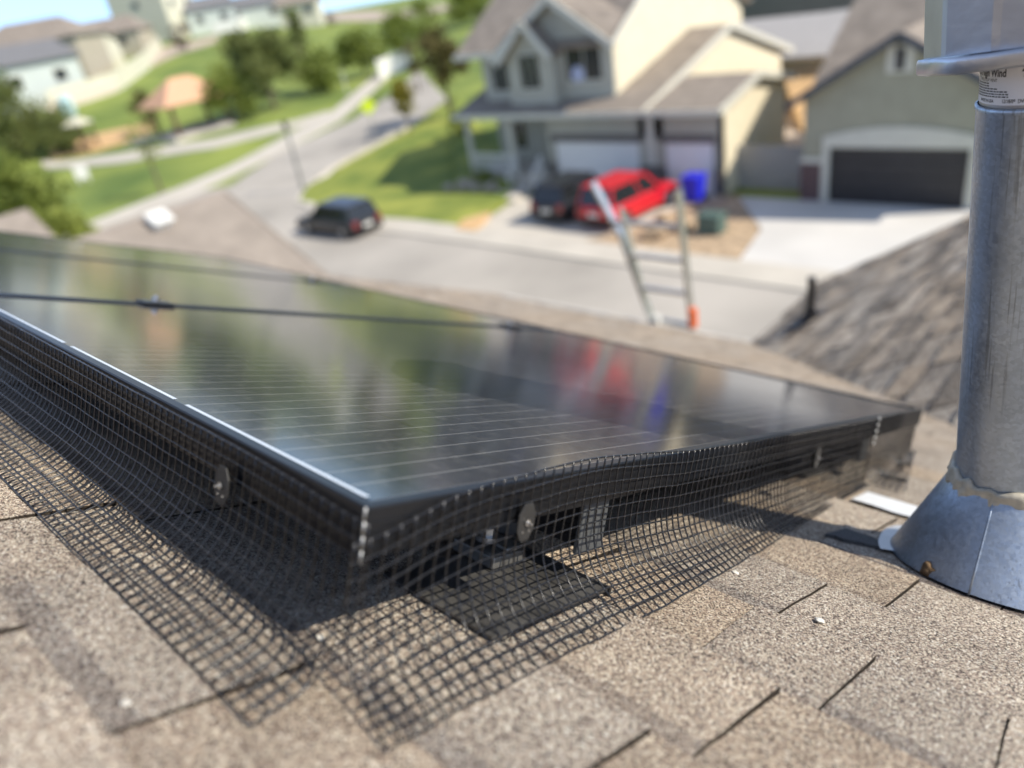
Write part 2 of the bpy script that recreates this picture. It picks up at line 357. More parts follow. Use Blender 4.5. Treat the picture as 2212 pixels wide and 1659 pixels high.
# ------------------------------------------------------------------ ground, streets
def terrain():
    azs = [a for a in range(-180, 181, 3)]; azs = sorted(set([a for a in range(-180, 0, 6)] + [a * .75 for a in range(0, 128)] + [a for a in range(96, 181, 6)]))
    Ds = [0.5, 10, 20, 30, 38] + list(range(42, 190, 2)) + [200, 220, 260, 330, 420, 700, 1400, 3500]
    vs = []; fs = []
    for D in Ds:
        for a in azs:
            x, y = D * math.cos(R(a)), D * math.sin(R(a)); z = G(x, y)
            vs.append((x, y, z - (0.35 if D < 38 else .02)))
    n = len(azs)
    for i in range(len(Ds) - 1):
        for j in range(n - 1): fs.append((i * n + j, i * n + j + 1, (i + 1) * n + j + 1, (i + 1) * n + j))
    me = bpy.data.meshes.new("ground"); me.from_pydata(vs, [], fs)
    return struct("ground", link("ground", me, M_GRASS, None, True))
ground = terrain()
def drape(name, poly, off, m_, cuts=None, kind=True, flat=None):
    bm = bmesh.new(); vs = [bm.verts.new((x, y, 0)) for x, y in poly]; bm.faces.new(vs)
    bmesh.ops.triangulate(bm, faces=bm.faces)
    for _ in range(6):
        es = [e for e in bm.edges if e.calc_length() > 2.5]
        if not es: break
        bmesh.ops.subdivide_edges(bm, edges=es, cuts=1); bmesh.ops.triangulate(bm, faces=bm.faces)
    for v in bm.verts: v.co.z = (G(v.co.x, v.co.y) if flat is None else flat) + off
    bmesh.ops.recalc_face_normals(bm, faces=bm.faces)
    me = bpy.data.meshes.new(name); bm.to_mesh(me); bm.free()
    if me.polygons and me.polygons[0].normal.z < 0: me.flip_normals()
    o = link(name, me, m_)
    sd = o.modifiers.new("thick", 'SOLIDIFY'); sd.thickness = .25; sd.offset = -1
    if kind: struct(name, o)
    return o
P = lambda *l: [gp(*q) for q in l]
street = [(11.5, -45), (20.6, -45), (20.6, 30), (21.4, 35), (22.9, 38.5)] + P((640, 440), (652, 411), (742, 360), (880, 285), (900, 265), (965, 215)) + \
    P((905, 150), (866, 188), (766, 258), (600, 333), (500, 401)) + [(22, 51.2), (6, 52), (-20, 52), (-20, 44), (6, 43), (11.5, 38)]
drape("road", street, .04, M_ASPH)
drape("sidewalk", P((180, 488), (392, 405), (493, 362), (717, 243), (816, 160), (850, 125)) + P((865, 130), (840, 165), (735, 262), (494, 385), (420, 420), (200, 500)), .10, M_CONC)
drape("kerb", [(20.6, -45), (21.0, -45), (21.0, 30), (21.8, 35.2), (23.4, 38.4)] + P((648, 436), (662, 408), (748, 355), (884, 280)) + P((880, 285), (742, 360), (652, 411), (640, 440)) + [(22.9, 38.5), (21.4, 35), (20.6, 30)], .11, M_CONC)
drape("pavement", [(21.0, -45), (22.3, -45), (22.3, 28.5), (22.0, 33), (22.6, 36.2), (23.4, 38.4), (21.8, 35.2), (21.0, 30)], .105, M_CONC)
drape("driveway", [(22.3, 18.3), (22.3, 24.4), (26.2, 25.2), (29.2, 24.9), (29.2, 15.6), (27.0, 16.6), (24.2, 17.0)], .112, M_CONC, flat=-9.7)
drape("concrete_drive", [(22.3, 5.2), (22.3, 11.3), (25.5, 12.0), (28.9, 14.6), (29.1, 14.4), (29.1, 5.6)], .112, M_CONC_NEW, flat=-9.7)
drape("rock_bed", [(22.3, 11.35), (22.3, 18.25), (24.2, 16.95), (27.0, 16.5), (29.2, 15.5), (29.2, 14.5), (28.85, 14.6), (25.5, 12.05)], .108, M_BARK, flat=-9.7)
drape("front_lawn", [(22.3, 24.6), (26.1, 25.3), (27.2, 25.6), (27.6, 30.5)] + P((975, 300), (985, 200), (960, 225), (905, 272), (884, 280), (748, 355), (662, 408), (648, 436)) + [(23.4, 38.4), (22.6, 36.2), (22.0, 33), (22.3, 28.5)], .10, M_LAWN)
drape("verge_patch", P((1000, 480), (1060, 462), (1030, 505), (985, 500)), .125, M_SAND)
drape("front_walk", [(26.1, 24.9), (27.0, 25.2), (27.9, 25.4), (28.2, 28.0), (27.2, 28.3), (26.9, 25.9), (26.1, 25.6)], .12, M_CONC)
drape("park_path", P((90, 350), (250, 336), (450, 305), (640, 262), (712, 242)) + P((720, 250), (640, 276), (460, 322), (260, 354), (95, 366)), .12, M_CONC)
drape("park_path", P((268, 318), (300, 300), (500, 258), (510, 272), (400, 300)), .13, M_CONC)
drape("playground_surface", P((110, 345), (110, 318), (215, 290), (330, 266), (330, 290), (200, 330)), .13, M_SAND)
drape("dry_slope", P((560, 50), (700, 48), (850, 42), (985, 20), (985, 10), (850, 25), (690, 30), (560, 38)), .14, M_DIRT)
drape("dry_slope", P((340, 108), (400, 95), (470, 78), (470, 90), (400, 112), (315, 150)), .14, M_DIRT)
drape("yard_soil", [(34, 12.6), (34, 15.2), (70, 34), (90, 20), (70, 8), (40, 5)], .16, M_DIRT)

# ------------------------------------------------------------------ our roof
BUTT = 0.69; EXPO = 0.1385
def roof_patch(name, m_, frame, s0, s1, a0, a1, expo=EXPO, phase=BUTT, cuts=None, seed=1, tabw=(.10, .34), tone=(.78, 1.12), band=.25, parent=None, lift=1.0, bandcol=(.34, .34, .40)):
    """courses of laminated shingles; local frame x = along eave, y = -downslope, z = out of the roof"""
    rnd = random.Random(seed); V = []; F = []; T = []
    def q(vs, t):
        b = len(V); V.extend(vs); F.append((b, b + 1, b + 2, b + 3)); T.append(t)
    k0 = math.floor((a0 - phase) / expo)
    k = k0
    while True:
        c0 = phase + k * expo; c1 = c0 + expo
        if c0 >= a1: break
        k += 1
        lo, hi = max(c0, a0), min(c1, a1)
        if hi <= lo + .001: continue
        s = s0 - rnd.random() * .3; up = rnd.random() < .5
        edges = []
        while s < s1:
            w = rnd.uniform(*tabw); edges.append(s); s += w
        edges.append(s)
        if cuts:                                    # force the slits seen in the picture
            for (ca, cs) in cuts:
                if c0 <= ca < c1:
                    edges = [e for e in edges if abs(e - cs) > .09] + [cs]
            edges.sort()
        for i in range(len(edges) - 1):
            e0, e1 = max(edges[i], s0), min(edges[i + 1], s1)
            if e1 - e0 < .004: continue
            up = not up
            hz = (.0030 if up else .0) * lift
            g = rnd.uniform(*tone); tint = rnd.uniform(-.045, .045); wob = rnd.uniform(-.0010, .0010)
            tn = (g * (1 + tint), g, g * (1 - tint * 1.3))
            sl = .006 if up else -.006
            gap = .0017 if not up else .0
            zt = .0008 + hz * .35; zb = (.0042 + hz) * 1.0 + wob
            fb = .17
            zm = zt + (zb - zt) * fb
            x0t, x1t = e0 + gap, e1 - gap
            xm0, xm1 = x0t, x1t
            x0b, x1b = e0 + gap - sl, e1 - gap + sl
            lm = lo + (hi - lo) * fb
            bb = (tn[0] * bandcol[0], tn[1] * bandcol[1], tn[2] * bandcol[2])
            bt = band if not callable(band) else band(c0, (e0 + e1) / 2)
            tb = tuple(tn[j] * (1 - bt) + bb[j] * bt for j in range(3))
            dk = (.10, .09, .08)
            steps = [0.0, fb] + [fb + (1 - fb) * j / 5 for j in range(1, 6)]
            def jt(e, f): return .0011 * nz(e * 37.1, c0 * 11.3, f * 9) + .0006 * nz(e * 91.7, c0 * 5, f * 31)
            prev = None
            for j, f in enumerate(steps):
                yy = lo + (hi - lo) * f; zz = zt + (zb - zt) * f
                xa = x0t + (x0b - x0t) * f + jt(e0, f); xb = x1t + (x1b - x1t) * f + jt(e1, f)
                if prev:
                    pxa, pxb, py_, pz_ = prev
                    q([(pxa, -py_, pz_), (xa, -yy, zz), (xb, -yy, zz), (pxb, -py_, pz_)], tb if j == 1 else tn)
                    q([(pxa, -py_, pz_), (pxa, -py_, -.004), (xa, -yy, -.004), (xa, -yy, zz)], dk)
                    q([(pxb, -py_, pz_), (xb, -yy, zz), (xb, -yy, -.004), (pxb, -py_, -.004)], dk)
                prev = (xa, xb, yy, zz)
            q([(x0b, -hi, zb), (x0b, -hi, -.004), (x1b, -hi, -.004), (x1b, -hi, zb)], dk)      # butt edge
        q([(s0, -lo, -.0035), (s0, -hi, -.0035), (s1, -hi, -.0035), (s1, -lo, -.0035)], (.16, .15, .14))
    me = bpy.data.meshes.new(name); me.from_pydata(V, [], F)
    at = me.attributes.new("tone", 'FLOAT_COLOR', 'FACE')
    at.data.foreach_set("color", [c for t in T for c in (*t, 1.0)])
    o = link(name, me, m_, parent); o.matrix_world = frame
    return o
house = empty("house", rp(0, 0, 0), "our own house with brown shingle roof that carries the solar panels", "house")
house.location = (0, 0, -9.7)
bpy.context.view_layer.update()
def hp(o):
    mw = o.matrix_world.copy(); o.parent = house; o.matrix_parent_inverse = Matrix.Translation((0, 0, 9.7)); return o
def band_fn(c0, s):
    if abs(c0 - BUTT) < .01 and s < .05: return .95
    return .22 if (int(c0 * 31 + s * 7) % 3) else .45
CUTS = [(.2, -.19), (.34, -.225), (.48, -.135), (.62, -.20), (-.07, .252), (-.17, .083), (.2, -.42), (.34, -.47)]
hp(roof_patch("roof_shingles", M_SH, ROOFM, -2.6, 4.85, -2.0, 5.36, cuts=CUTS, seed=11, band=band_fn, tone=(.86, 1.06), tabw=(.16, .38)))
# wing: a gable roof crossing ours, ridge down the slope direction
E0 = Vector((4.79, 2.333, -2.728)); WS = .63; WA = math.atan(WS)
WF = Matrix.Identity(4)
bx = Vector((-1, 0, 0)); by = Vector((0, -math.cos(WA), math.sin(WA))); bz = bx.cross(by)
for i in range(3):
    WF[i][0] = bx[i]; WF[i][1] = by[i]; WF[i][2] = bz[i]; WF[i][3] = E0[i]
# local: x = against world X, y = up the slope (a = -y downslope)
wing = hp(roof_patch("wing_roof", M_SH_WING, WF, -1.28, 5.5, -4.6, 0.0, seed=5, phase=0, tabw=(.16, .36), tone=(.48, 1.30), band=.9, lift=2.6, bandcol=(.35, .35, .37)))  # shingle bands deepened in colour to carry the dark shadows of the courses
wb = MB(); rt = E0 + by * 4.6
wb.slab([tuple(E0 + Vector((-5.5, 0, -.012))), tuple(E0 + Vector((1.28, 0, -.012))), tuple(rt + Vector((1.28, 0, -.012))), tuple(rt + Vector((-5.5, 0, -.012)))], .12)
wb.slab([tuple(rt + Vector((-5.5, 0, -.012))), tuple(rt + Vector((1.28, 0, -.012))), (E0.x + 1.28, rt.y - 3.7, E0.z), (E0.x - 5.5, rt.y - 3.7, E0.z)], .12)
hp(wb.build("wing_roof_deck", M_TRIM))
b = MB(); b.slab([tuple(rp(4.85, -2.0, -.012)), tuple(rp(4.85, 5.34, -.012)), tuple(rp(-2.6, 5.34, -.012)), tuple(rp(-2.6, -2.0, -.012))], .14)
hp(b.build("roof_deck", M_TRIM))
b = MB(); bx0 = rp(0, 5.38, -.02); b.box(bx0.x - .0, bx0.x + .12, 2.40, 5.2, bx0.z - .13, bx0.z - .03); hp(b.build("gutter", M_WTRIM))
rg = rp(0, -2.0, 0)
b = MB(); b.slab([(rg.x, 5.2, rg.z), (rg.x, -2.3, rg.z), (rg.x - 6.6, -2.3, rg.z - 3.3), (rg.x - 6.6, 5.2, rg.z - 3.3)], .15); hp(b.build("rear_roof", M_SH_FAR))
b = MB(); b.box(-7.0, 4.5, -6.2, 4.85, -9.7, -4.4); b.box(-3.2, 1.6, 2.6, 4.9, -4.4, -1.6); b.box(4.5, 5.75, -5.7, 2.1, -9.7, -3.2); b.box(-1.2, 4.5, -6.2, 2.0, -4.4, -3.2)
hp(b.build("house_wall", M_CREAM))
for ch in house.children: pass

# ------------------------------------------------------------------ solar array
PW, PL, GAP = 1.040, 1.530, .015; RIM = .0115
def solar_panel(i, label):
    s0 = i * (PW + GAP)
    mt = ROOFM @ Matrix.Translation((s0, 0, HP))
    root = empty("solar_panel", None, label, "solar panel", "solar panels in a row on the roof", mtx=mt)
    # frame: rim + sides (local z = 0 at the top)
    b = MB(); H = .036
    outer = [(0, 0), (PW, 0), (PW, -PL), (0, -PL)]; inner = [(RIM, -RIM), (PW - RIM, -RIM), (PW - RIM, -PL + RIM), (RIM, -PL + RIM)]
    prof = [(0.0, -H), (0.0, -.0012), (.0012, 0.0), (RIM - .0008, 0.0), (RIM, -.0008), (RIM, -.0035)]
    vs = []
    for (o_, z) in prof:
        vs += [(o_, -o_, z), (PW - o_, -o_, z), (PW - o_, -PL + o_, z), (o_, -PL + o_, z)]
    fs = []
    for k in range(len(prof) - 1):
        for j in range(4): fs.append((k * 4 + j, k * 4 + (j + 1) % 4, k * 4 + 4 + (j + 1) % 4, k * 4 + 4 + j))
    fs.append((0, 1, 2, 3)[::-1])
    b.add(vs, fs)
    for z in (-.012, -.024):                        # side ribs of the extrusion
        b.box(-.0009, 0, -PL, 0, z - .0012, z + .0012); b.box(0, PW, 0, .0009, z - .0012, z + .0012)
    fr = b.build("frame", M_FRAME, root)
    g = MB(); g.quad((RIM, -RIM, -.0022), (RIM, -PL + RIM, -.0022), (PW - RIM, -PL + RIM, -.0022), (PW - RIM, -RIM, -.0022))
    gl = g.build("glass", M_GLASS, root)
    c = MB(); x = .022
    while x < PW - .05:
        e = min(x + .272, PW - .02); yy = -RIM - .0032
        c.quad((x, yy, -.0019), (x, yy - .0042, -.0019), (e, yy - .0042, -.0019), (e, yy, -.0019)); x = e + .023
    c.build("bus_ribbon", M_RIBBON, gl)
    return root
labs = ["nearest black solar panel, its corner closest in front of the camera", "middle black solar panel between the two seam lines with clamps", "farthest black solar panel at the left edge of the array"]
for i in range(3): solar_panel(i, labs[i])
def roof_obj(o): o.matrix_world = ROOFM; return o
def clamp(s, a, lab):
    root = empty("panel_clamp", None, lab, "clamp", "clamps holding the solar panels", mtx=ROOFM @ Matrix.Translation((s, -a, HP)))
    b = MB(); b.box(-.021, .021, -.028, .028, .0006, .0042); b.box(-.006, .006, -.026, .026, -.03, .0006); bevel(b.build("clamp_plate", M_FRAME, root), .0008)
    c = MB(); c.tube([(0, 0, .0042), (0, 0, .0125)], .0065, 6); c.tube([(0, 0, .0125), (0, 0, .016)], .0035, 8); c.build("bolt", M_ALU, root)
SJ = PW + GAP / 2
clamp(SJ, .308, "silver bolted clamp on the nearest panel seam, left end")
clamp(SJ, 1.315, "black bolted clamp on the nearest panel seam, far right end")
clamp(SJ + PW + GAP, 1.345, "small dark clamp at the end of the farther panel seam")
def rail(a, lab, s0=.013):
    root = empty("mounting_rail", None, lab, "rail", "rails under the solar panels", mtx=ROOFM @ Matrix.Translation((s0, -a, 0)))
    b = MB(); z0, z1 = .046, .090; w = .017
    b.box(0, 3.1, -w, w, z0, z1)
    for k in range(5): z = z0 + .006 + k * .0085; b.box(0, 3.1, -w - .0012, -w, z, z + .004); b.box(0, 3.1, w, w + .0012, z, z + .004)
    b.build("rail_bar", M_RAIL, root)
    c = MB(); c.prism([(-.021, -.0), (.021, .0), (.021, .0)], 0, 0) if False else None
    c.box(-.006, .0, -.021, .021, .040, .094)
    bevel(c.build("end_cap", M_CAPP, root), .0015)
    return root
rail(.287, "black ribbed rail with grey end cap under the nearest panel")
rail(1.19, "dark rail end under the far right corner of the nearest panel", .018)
def foot(s, a, lab, pl=(-.022, .113, .122, .285)):
    root = empty("roof_mount", None, lab, "roof mount", "roof mounts under the solar panels", mtx=ROOFM @ Matrix.Translation((s, -a, 0)))
    b = MB(); x0, x1, y0, y1 = pl[0] - s, pl[1] - s, a - pl[3], a - pl[2]
    b.add([(x0, y0, .011), (x1, y0, .010), (x1, y1, .009), (x0, y1, .010), (x0, y0, .0135), (x1, y0, .0125), (x1, y1, .011), (x0, y1, .0125)],
          [(0, 1, 2, 3), (4, 5, 6, 7), (0, 1, 5, 4), (1, 2, 6, 5), (2, 3, 7, 6), (3, 0, 4, 7)])
    b.box(x0 - .002, x1, y0 - .003, y0, .006, .0155)
    b.build("flashing_plate", M_FLASH, root)
    c = MB(); c.box(-.028, .028, -.022, .024, .013, .026); c.box(-.026, .026, -.020, .004, .026, .031)
    f1 = bevel(c.build("base_block", M_ALU_SHADE, root), .002)
    d = MB(); d.box(-.020, .020, -.030, -.024, .028, .075); bevel(d.build("l_bracket", M_ALU_SHADE, root), .001)
    e = MB(); e.tube([(.0, .006, .031), (.0, .006, .036)], .0115, 16); e.tube([(0, .006, .036), (0, .006, .044)], .007, 6); e.tube([(0, .006, .044), (0, .006, .052)], .004, 10)
    e.build("bolt", M_ALU, root)
foot(.092, .238, "roof mount with dark flashing plate and bolt inside the mesh near the corner")
foot(.13, 1.16, "dark roof mount under the far right end of the array", (.06, .22, 1.05, 1.24))

# ------------------------------------------------------------------ critter-guard wire mesh
CELL = .0127; WR = .00098
def guard(name, label, length, fn, u0=0.0, rows=13, tips=True):
    """fn(u, v) -> (along, out, height); u along the panel edge, v developed distance from the top wire"""
    b = MB(); ncol = int(length / CELL)
    sub = 2
    grid = {}
    def Pt(u, v):
        return Vector(fn(u, v))
    for i in range(ncol + 1):
        u = u0 + i * CELL
        pts = [Pt(u, j * CELL / sub) for j in range(rows * sub + 1)]
        n0 = 5
        ext = pts[-1] + (pts[-1] - pts[-2]).normalized() * .0006
        b.tube(pts[:-1] + [ext], WR, n0, cap=True)
    for j in range(rows + 1):
        pts = [Pt(u0 + i * CELL, j * CELL) for i in range(ncol + 1)]
        off = Vector((0, 0, .0009))
        b.tube([p + Vector((0, -.0, 0)) for p in pts], WR * .95, 5)
    # weld beads
    for i in range(ncol + 1):
        for j in range(rows + 1):
            p = Pt(u0 + i * CELL, j * CELL); r = WR * 1.55
            b.add([p + Vector(d) * r for d in ((1, 0, 0), (-1, 0, 0), (0, 1, 0), (0, -1, 0), (0, 0, 1), (0, 0, -1))],
                  [(0, 2, 4), (2, 1, 4), (1, 3, 4), (3, 0, 4), (2, 0, 5), (1, 2, 5), (3, 1, 5), (0, 3, 5)], 1)
    o = b.build(name, [M_WIRE, M_BEAD], None, True); roof_obj(o)
    tag(o, label, "wire mesh", "wire mesh guards skirting the solar panels")
    return o
def profile(v, drop, rad, top, flat_h=.006, ang=math.pi / 2):
    """v from the top: straight drop, arc of radius rad, then along the roof"""
    if v <= drop: return (.0, top - v)
    v2 = v - drop; arc = rad * ang
    if v2 <= arc:
        t = v2 / rad; return (rad * (1 - math.cos(t)), top - drop - rad * math.sin(t))
    v3 = v2 - arc
    return (rad * (1 - math.cos(ang)) + v3 * math.sin(ang), top - drop - rad * math.sin(ang) - v3 * math.cos(ang))
def prof2(v, top, drop, rad, floor=.007, tot=13):
    # solve the arc angle so that the far end rests at the floor
    H_ = top - drop - floor
    lo, hi = .2, math.pi / 2
    total = tot * CELL
    def endh(ang): return profile(total, drop, rad, top, ang=ang)[1]
    for _ in range(24):
        mid = (lo + hi) / 2
        if endh(mid) > floor: lo, hi = lo, mid
        else: lo, hi = mid, hi
    # larger angle = flatter run = higher end; want endh == floor
    return profile(v, drop, rad, top, ang=(lo + hi) / 2)
import functools
@functools.lru_cache(maxsize=None)
def pr(v, top, drop, rad, floor, tot=13): return prof2(v, top, drop, rad, floor, tot)
def right_fn(t, v):                                # skirt on the side that runs down the slope
    top = .1290 + .0115 * math.exp(-((t - .25) / .15) ** 2) - .022 * math.exp(-((t + .01) / .07) ** 2) + .0015 * nz(t * 9, 3)
    top = min(top, .147)
    drop = top - .078 + .006 * nz(t * 3.2, 7)
    rad = .064 + .006 * nz(t * 4.1, 11)
    k = min(1, max(0, (t - .55) / .70))             # mesh hangs steeper towards the far end
    floor = .006
    args = (round(top, 4), round(drop + .030 * k, 4), round(max(.03, rad), 4), floor)
    o, h = pr(round(v, 6), *args); oe = pr(13 * CELL, *args)[0]
    o = o * float(np.interp(t, [-.02, .05, .155, .32, .45, .62, .73, .95, 1.2], [.070, .066, .063, .062, .056, .047, .037, .022, .010])) / oe
    wave = .003 * math.sin(t * 34 + v * 12) * (v / .2) ** 2 + .003 * nz(t * 20, v * 20, 2)
    if v > .12: h = max(.0055, h + abs(wave) * .55)
    h = max(h, .0055)
    o = .0035 + o + .0013 * nz(t * 30, v * 30, 5) 
    skew = -.012 + .02 * (v / .2) * (nz(t * 2.5, 4)) - .02 * (v / .2) ** 2 * math.exp(-(t / .1) ** 2)
    return (-o, -(t + skew + .012), h)
def left_fn(s, v):                                 # skirt on the upper side that runs along the eave direction
    top = .1245 - .004 * math.exp(-(s / .08) ** 2) + .004 * min(1, s / .8) + .0012 * nz(s * 9, 21)
    drop = .048 + .005 * nz(s * 3, 31); rad = .062 + .006 * nz(s * 4, 33)
    o, h = pr(round(v, 6), round(top, 4), round(drop, 4), round(rad, 4), .006, 12); o *= .0695 / pr(12 * CELL, round(top, 4), round(drop, 4), round(rad, 4), .006, 12)[0]
    wave = .0022 * math.sin(s * 30 + v * 10) * (v / .2) ** 2 + .0025 * nz(s * 20, v * 20, 42)
    if v > .12: h = max(.0055, h + abs(wave) * .5)
    h = max(h, .0055)
    o = .0035 + o + .0008 * nz(s * 30, v * 30, 45) 
    return (s + .010 + .02 * (v / .2) * nz(s * 2.5, 54) - .004, o, h)
guard("wire_mesh_guard", "black wire mesh skirt running right along the near panel side, past the vent pipe", 1.17, right_fn, u0=-.010)
guard("wire_mesh_guard", "black wire mesh skirt along the panel edge on the left side of the picture", .93, left_fn, u0=-.012, rows=12)
def end_fn(t, v):                                  # last piece: folds up and wraps the far corner
    o, h = pr(round(v, 6), .132, .09, .03, .02)
    k = max(0, (t - 1.16) / .36)
    o = .006 + o * (1 - .85 * k) ; h = max(.006, h + .012 * math.sin(t * 38) * (v / .2) ** 2)
    return (-(o) + .01 * k, -t, h + .018 * k * (v / .2))
guard("wire_mesh_guard", "short curled wire mesh piece wrapping the far right corner of the array", .37, end_fn, u0=1.155, rows=14)
# bright cut ends where two pieces meet
b = MB()
for j in range(4):
    z1 = .133 - j * .0098; b.tube([(-.0052 - .0004 * j, .0062, z1), (-.0056 - .0004 * j, .0066, z1 - .0092)], .0009, 6)
tip = b.build("wire_offcut", M_TIP, None, True); roof_obj(tip); tag(tip, "bright steel cut wire ends standing at the nearest corner of the array", "wire")
b = MB()
for j in range(5):
    p = Vector(end_fn(1.157, j * CELL * .9)) + Vector((-.002, 0, 0)); b.tube([p, p + Vector((0, 0, -.005))], .0026, 6)
o = b.build("wire_offcut", M_TIP, None, True); roof_obj(o); tag(o, "silver cut wire ends glinting on the far mesh seam", "wire")
def clip(fn, u, v, axis, lab):
    p = Vector(fn(u, v))
    out = Vector((-1, 0, 0)) if axis == 's' else Vector((0, 1, 0)); al = Vector((0, -1, 0)) if axis == 's' else Vector((1, 0, 0))
    mt = Matrix.Identity(4)
    q = p + out * .0035; upv = out.cross(al) if axis == 's' else al.cross(out)
    upv = Vector((0, 0, 1))
    for i in range(3): mt[i][0] = al[i]; mt[i][1] = upv[i]; mt[i][2] = out[i]; mt[i][3] = q[i]
    root = empty("mesh_clip", None, lab, "clip", "grey clips pinning the wire mesh", mtx=ROOFM @ mt)
    b = MB(); poly = [(-.0105, -.007), (-.005, -.016), (.005, -.016), (.0105, -.007), (.0105, .007), (.005, .016), (-.005, .016), (-.0105, .007)]
    b.prism(poly, 0, .0016); bevel(b.build("washer", M_CLIP, root), .0005)
    c = MB(); c.tube([(0, 0, .0016), (0, 0, .007)], .0011, 8); c.tube([(0, 0, .0025), (0, 0, .0032)], .003, 10)
    for (x, y) in ((-.004, -.008), (.004, -.008)): c.tube([(x, y, .0016), (x, y, .0022)], .0009, 6)
    c.build("pin", M_ALU, root)
clip(right_fn, .16, .040, 's', "grey clip on the right mesh near the bolt mount")
clip(left_fn, .165, .034, 'a', "grey clip on the left mesh with a bright pin")
clip(right_fn, .86, .045, 's', "small blurred clip on the far right stretch of mesh")

# ------------------------------------------------------------------ flue pipe with cone flashing and wind cap
CC = rp(-.269, .850, 0)
UP = Vector((-.0156, .0675, .9976)).normalized()
tocam = (-CC); tocam.z = 0; tocam = (tocam - UP * tocam.dot(UP)).normalized(); rgt = tocam.cross(UP); rgt = -rgt if np.dot(MC[:, 0], np.array(rgt)) < 0 else rgt
VF = Matrix.Identity(4)
for i in range(3): VF[i][0] = rgt[i]; VF[i][1] = -tocam[i]; VF[i][2] = UP[i]; VF[i][3] = CC[i]
# local: x = to the right seen from the camera, y = away from it, z = up the pipe
flue = empty("flue_pipe", None, "galvanised steel flue pipe with cone flashing and wind cap at right", "vent pipe", mtx=VF)
PR = .0575; VFI = VF.inverted()
def ring(r, z, n=96): return [(r * math.cos(2 * math.pi * k / n), r * math.sin(2 * math.pi * k / n), z) for k in range(n)]
def lathe(rings, closed=False):
    b = MB(); n = len(rings[0]); vs = [v for r_ in rings for v in r_]
    fs = [(i * n + k, i * n + (k + 1) % n, (i + 1) * n + (k + 1) % n, (i + 1) * n + k) for i in range(len(rings) - 1) for k in range(n)]
    b.add(vs, fs); return b
TOPZ = .606
lathe([ring(PR, .02), ring(PR, .2), ring(PR, TOPZ - .005), ring(PR + .0012, TOPZ - .004), ring(PR + .0012, TOPZ), ring(PR - .001, TOPZ + .001)]).build("pipe", M_GALV, flue, True)
lathe([ring(PR - .0025, TOPZ), ring(PR - .0025, TOPZ + .1)]).build("collar", mat("collar_zinc", (.50, .47, .46), .45, .6, .08, 20), flue, True)
# cone
nv = (VFI.to_3x3() @ NRM).normalized()
def on_roof(x, y, h=.004):                         # local z of the roof under (x, y)
    return (h - nv.x * x - nv.y * y) / nv.z
rings = []
for t in (0, .03, .25, .5, .75, 1.0):
    rr = []
    for k in range(96):
        a = 2 * math.pi * k / 96; rb = .131; xb, yb = rb * math.cos(a), rb * math.sin(a); zb = on_roof(xb, yb, .006)
        xt, yt = (PR + .002) * math.cos(a), (PR + .002) * math.sin(a); zt = .165 - .004 * math.sin(a)
        f = t
        rr.append((xb + (xt - xb) * f, yb + (yt - yb) * f, zb + (zt - zb) * f))
    rings.append(rr)
cone = lathe(rings); co = cone.build("cone_flashing", M_GALV, flue, True)
a = R(-99); b = MB()
pts = []
for t in (0, .25, .5, .75, .97):
    xb, yb = .131 * math.cos(a), .131 * math.sin(a); zb = on_roof(xb, yb, .006); xt, yt = PR * math.cos(a), PR * math.sin(a)
    pts.append(((xb + (xt - xb) * t) * 1.004, (yb + (yt - yb) * t) * 1.004 - .0012, zb + (.169 - zb) * t))
b.tube(pts, .0013, 6); b.build("seam", M_GALV, co, True)
# base sheet: ring round the cone and the skirt lying over the lower courses
b = MB(); n = 64
vi = [(.125 * math.cos(2 * math.pi * k / n), .125 * math.sin(2 * math.pi * k / n)) for k in range(n)]
vo = []
for k in range(n):
    aa = 2 * math.pi * k / n; ro = .150 + .006 * math.sin(3 * aa + 1) + .004 * nz(aa * 2, 9); vo.append((ro * math.cos(aa), ro * math.sin(aa)))
b.add([(x, y, on_roof(x, y, .0095)) for x, y in vi] + [(x, y, on_roof(x, y, .0088)) for x, y in vo], [(k, (k + 1) % n, n + (k + 1) % n, n + k) for k in range(n) if 100 < k * 360 / n < 208])
o = b.build("base_ring", mat("pale_zinc", (.62, .64, .66), .4, .5, .06, 30), flue)
b = MB(); sk = []
xs = np.linspace(-.50, -.035, 30)
lo_ = [rp(x, 1.083 + .0025 * nz(x * 40, 2), .009) for x in xs]; hi_ = [rp(x, .992 + .006 * nz(x * 25, 6), .0085) for x in xs]
vs = [VFI @ p for p in lo_ + hi_]; b.add(vs, [(i, i + 1, 30 + i + 1, 30 + i) for i in range(29)])
b.build("skirt_sheet", mat("white_sheet", (.74, .75, .74), .4, .1, .07, 25), flue)
# sealant collar
rings = []; n = 160; m_ = 14
vs = []; fs = []
for k in range(n):
    a = 2 * math.pi * k / n; ca, sa = math.cos(a), math.sin(a)
    cz = .166 + .005 * nz(ca * 3, sa * 3, 1); wid = .0100 + .0062 * nz(ca * 4, sa * 4, 7) + .0015 * nz(ca * 14, sa * 14, 8)
    drip = .010 * max(0, nz(ca * 6, sa * 6, 21)) + (.010 if -66 < (math.degrees(a) - 360) < -58 else 0)
    for j in range(m_):
        t = 2 * math.pi * j / m_; z = cz + wid * math.sin(t) - (drip if math.sin(t) < -.3 else 0)
        zr = z - cz
        surf = PR + (.002 if zr > 0 else .002 + (-zr) * .48)
        thick = (.0040 + .0040 * nz(ca * 6, sa * 6, z * 60)) * max(0, math.cos(t)) - .002 * (math.cos(t) < 0) + .0006 * nz(ca * 30, sa * 30, z * 200)
        r_ = surf + thick; vs.append((r_ * ca, r_ * sa, z))
for k in range(n):
    for j in range(m_): fs.append((k * m_ + j, ((k + 1) % n) * m_ + j, ((k + 1) % n) * m_ + (j + 1) % m_, k * m_ + (j + 1) % m_))
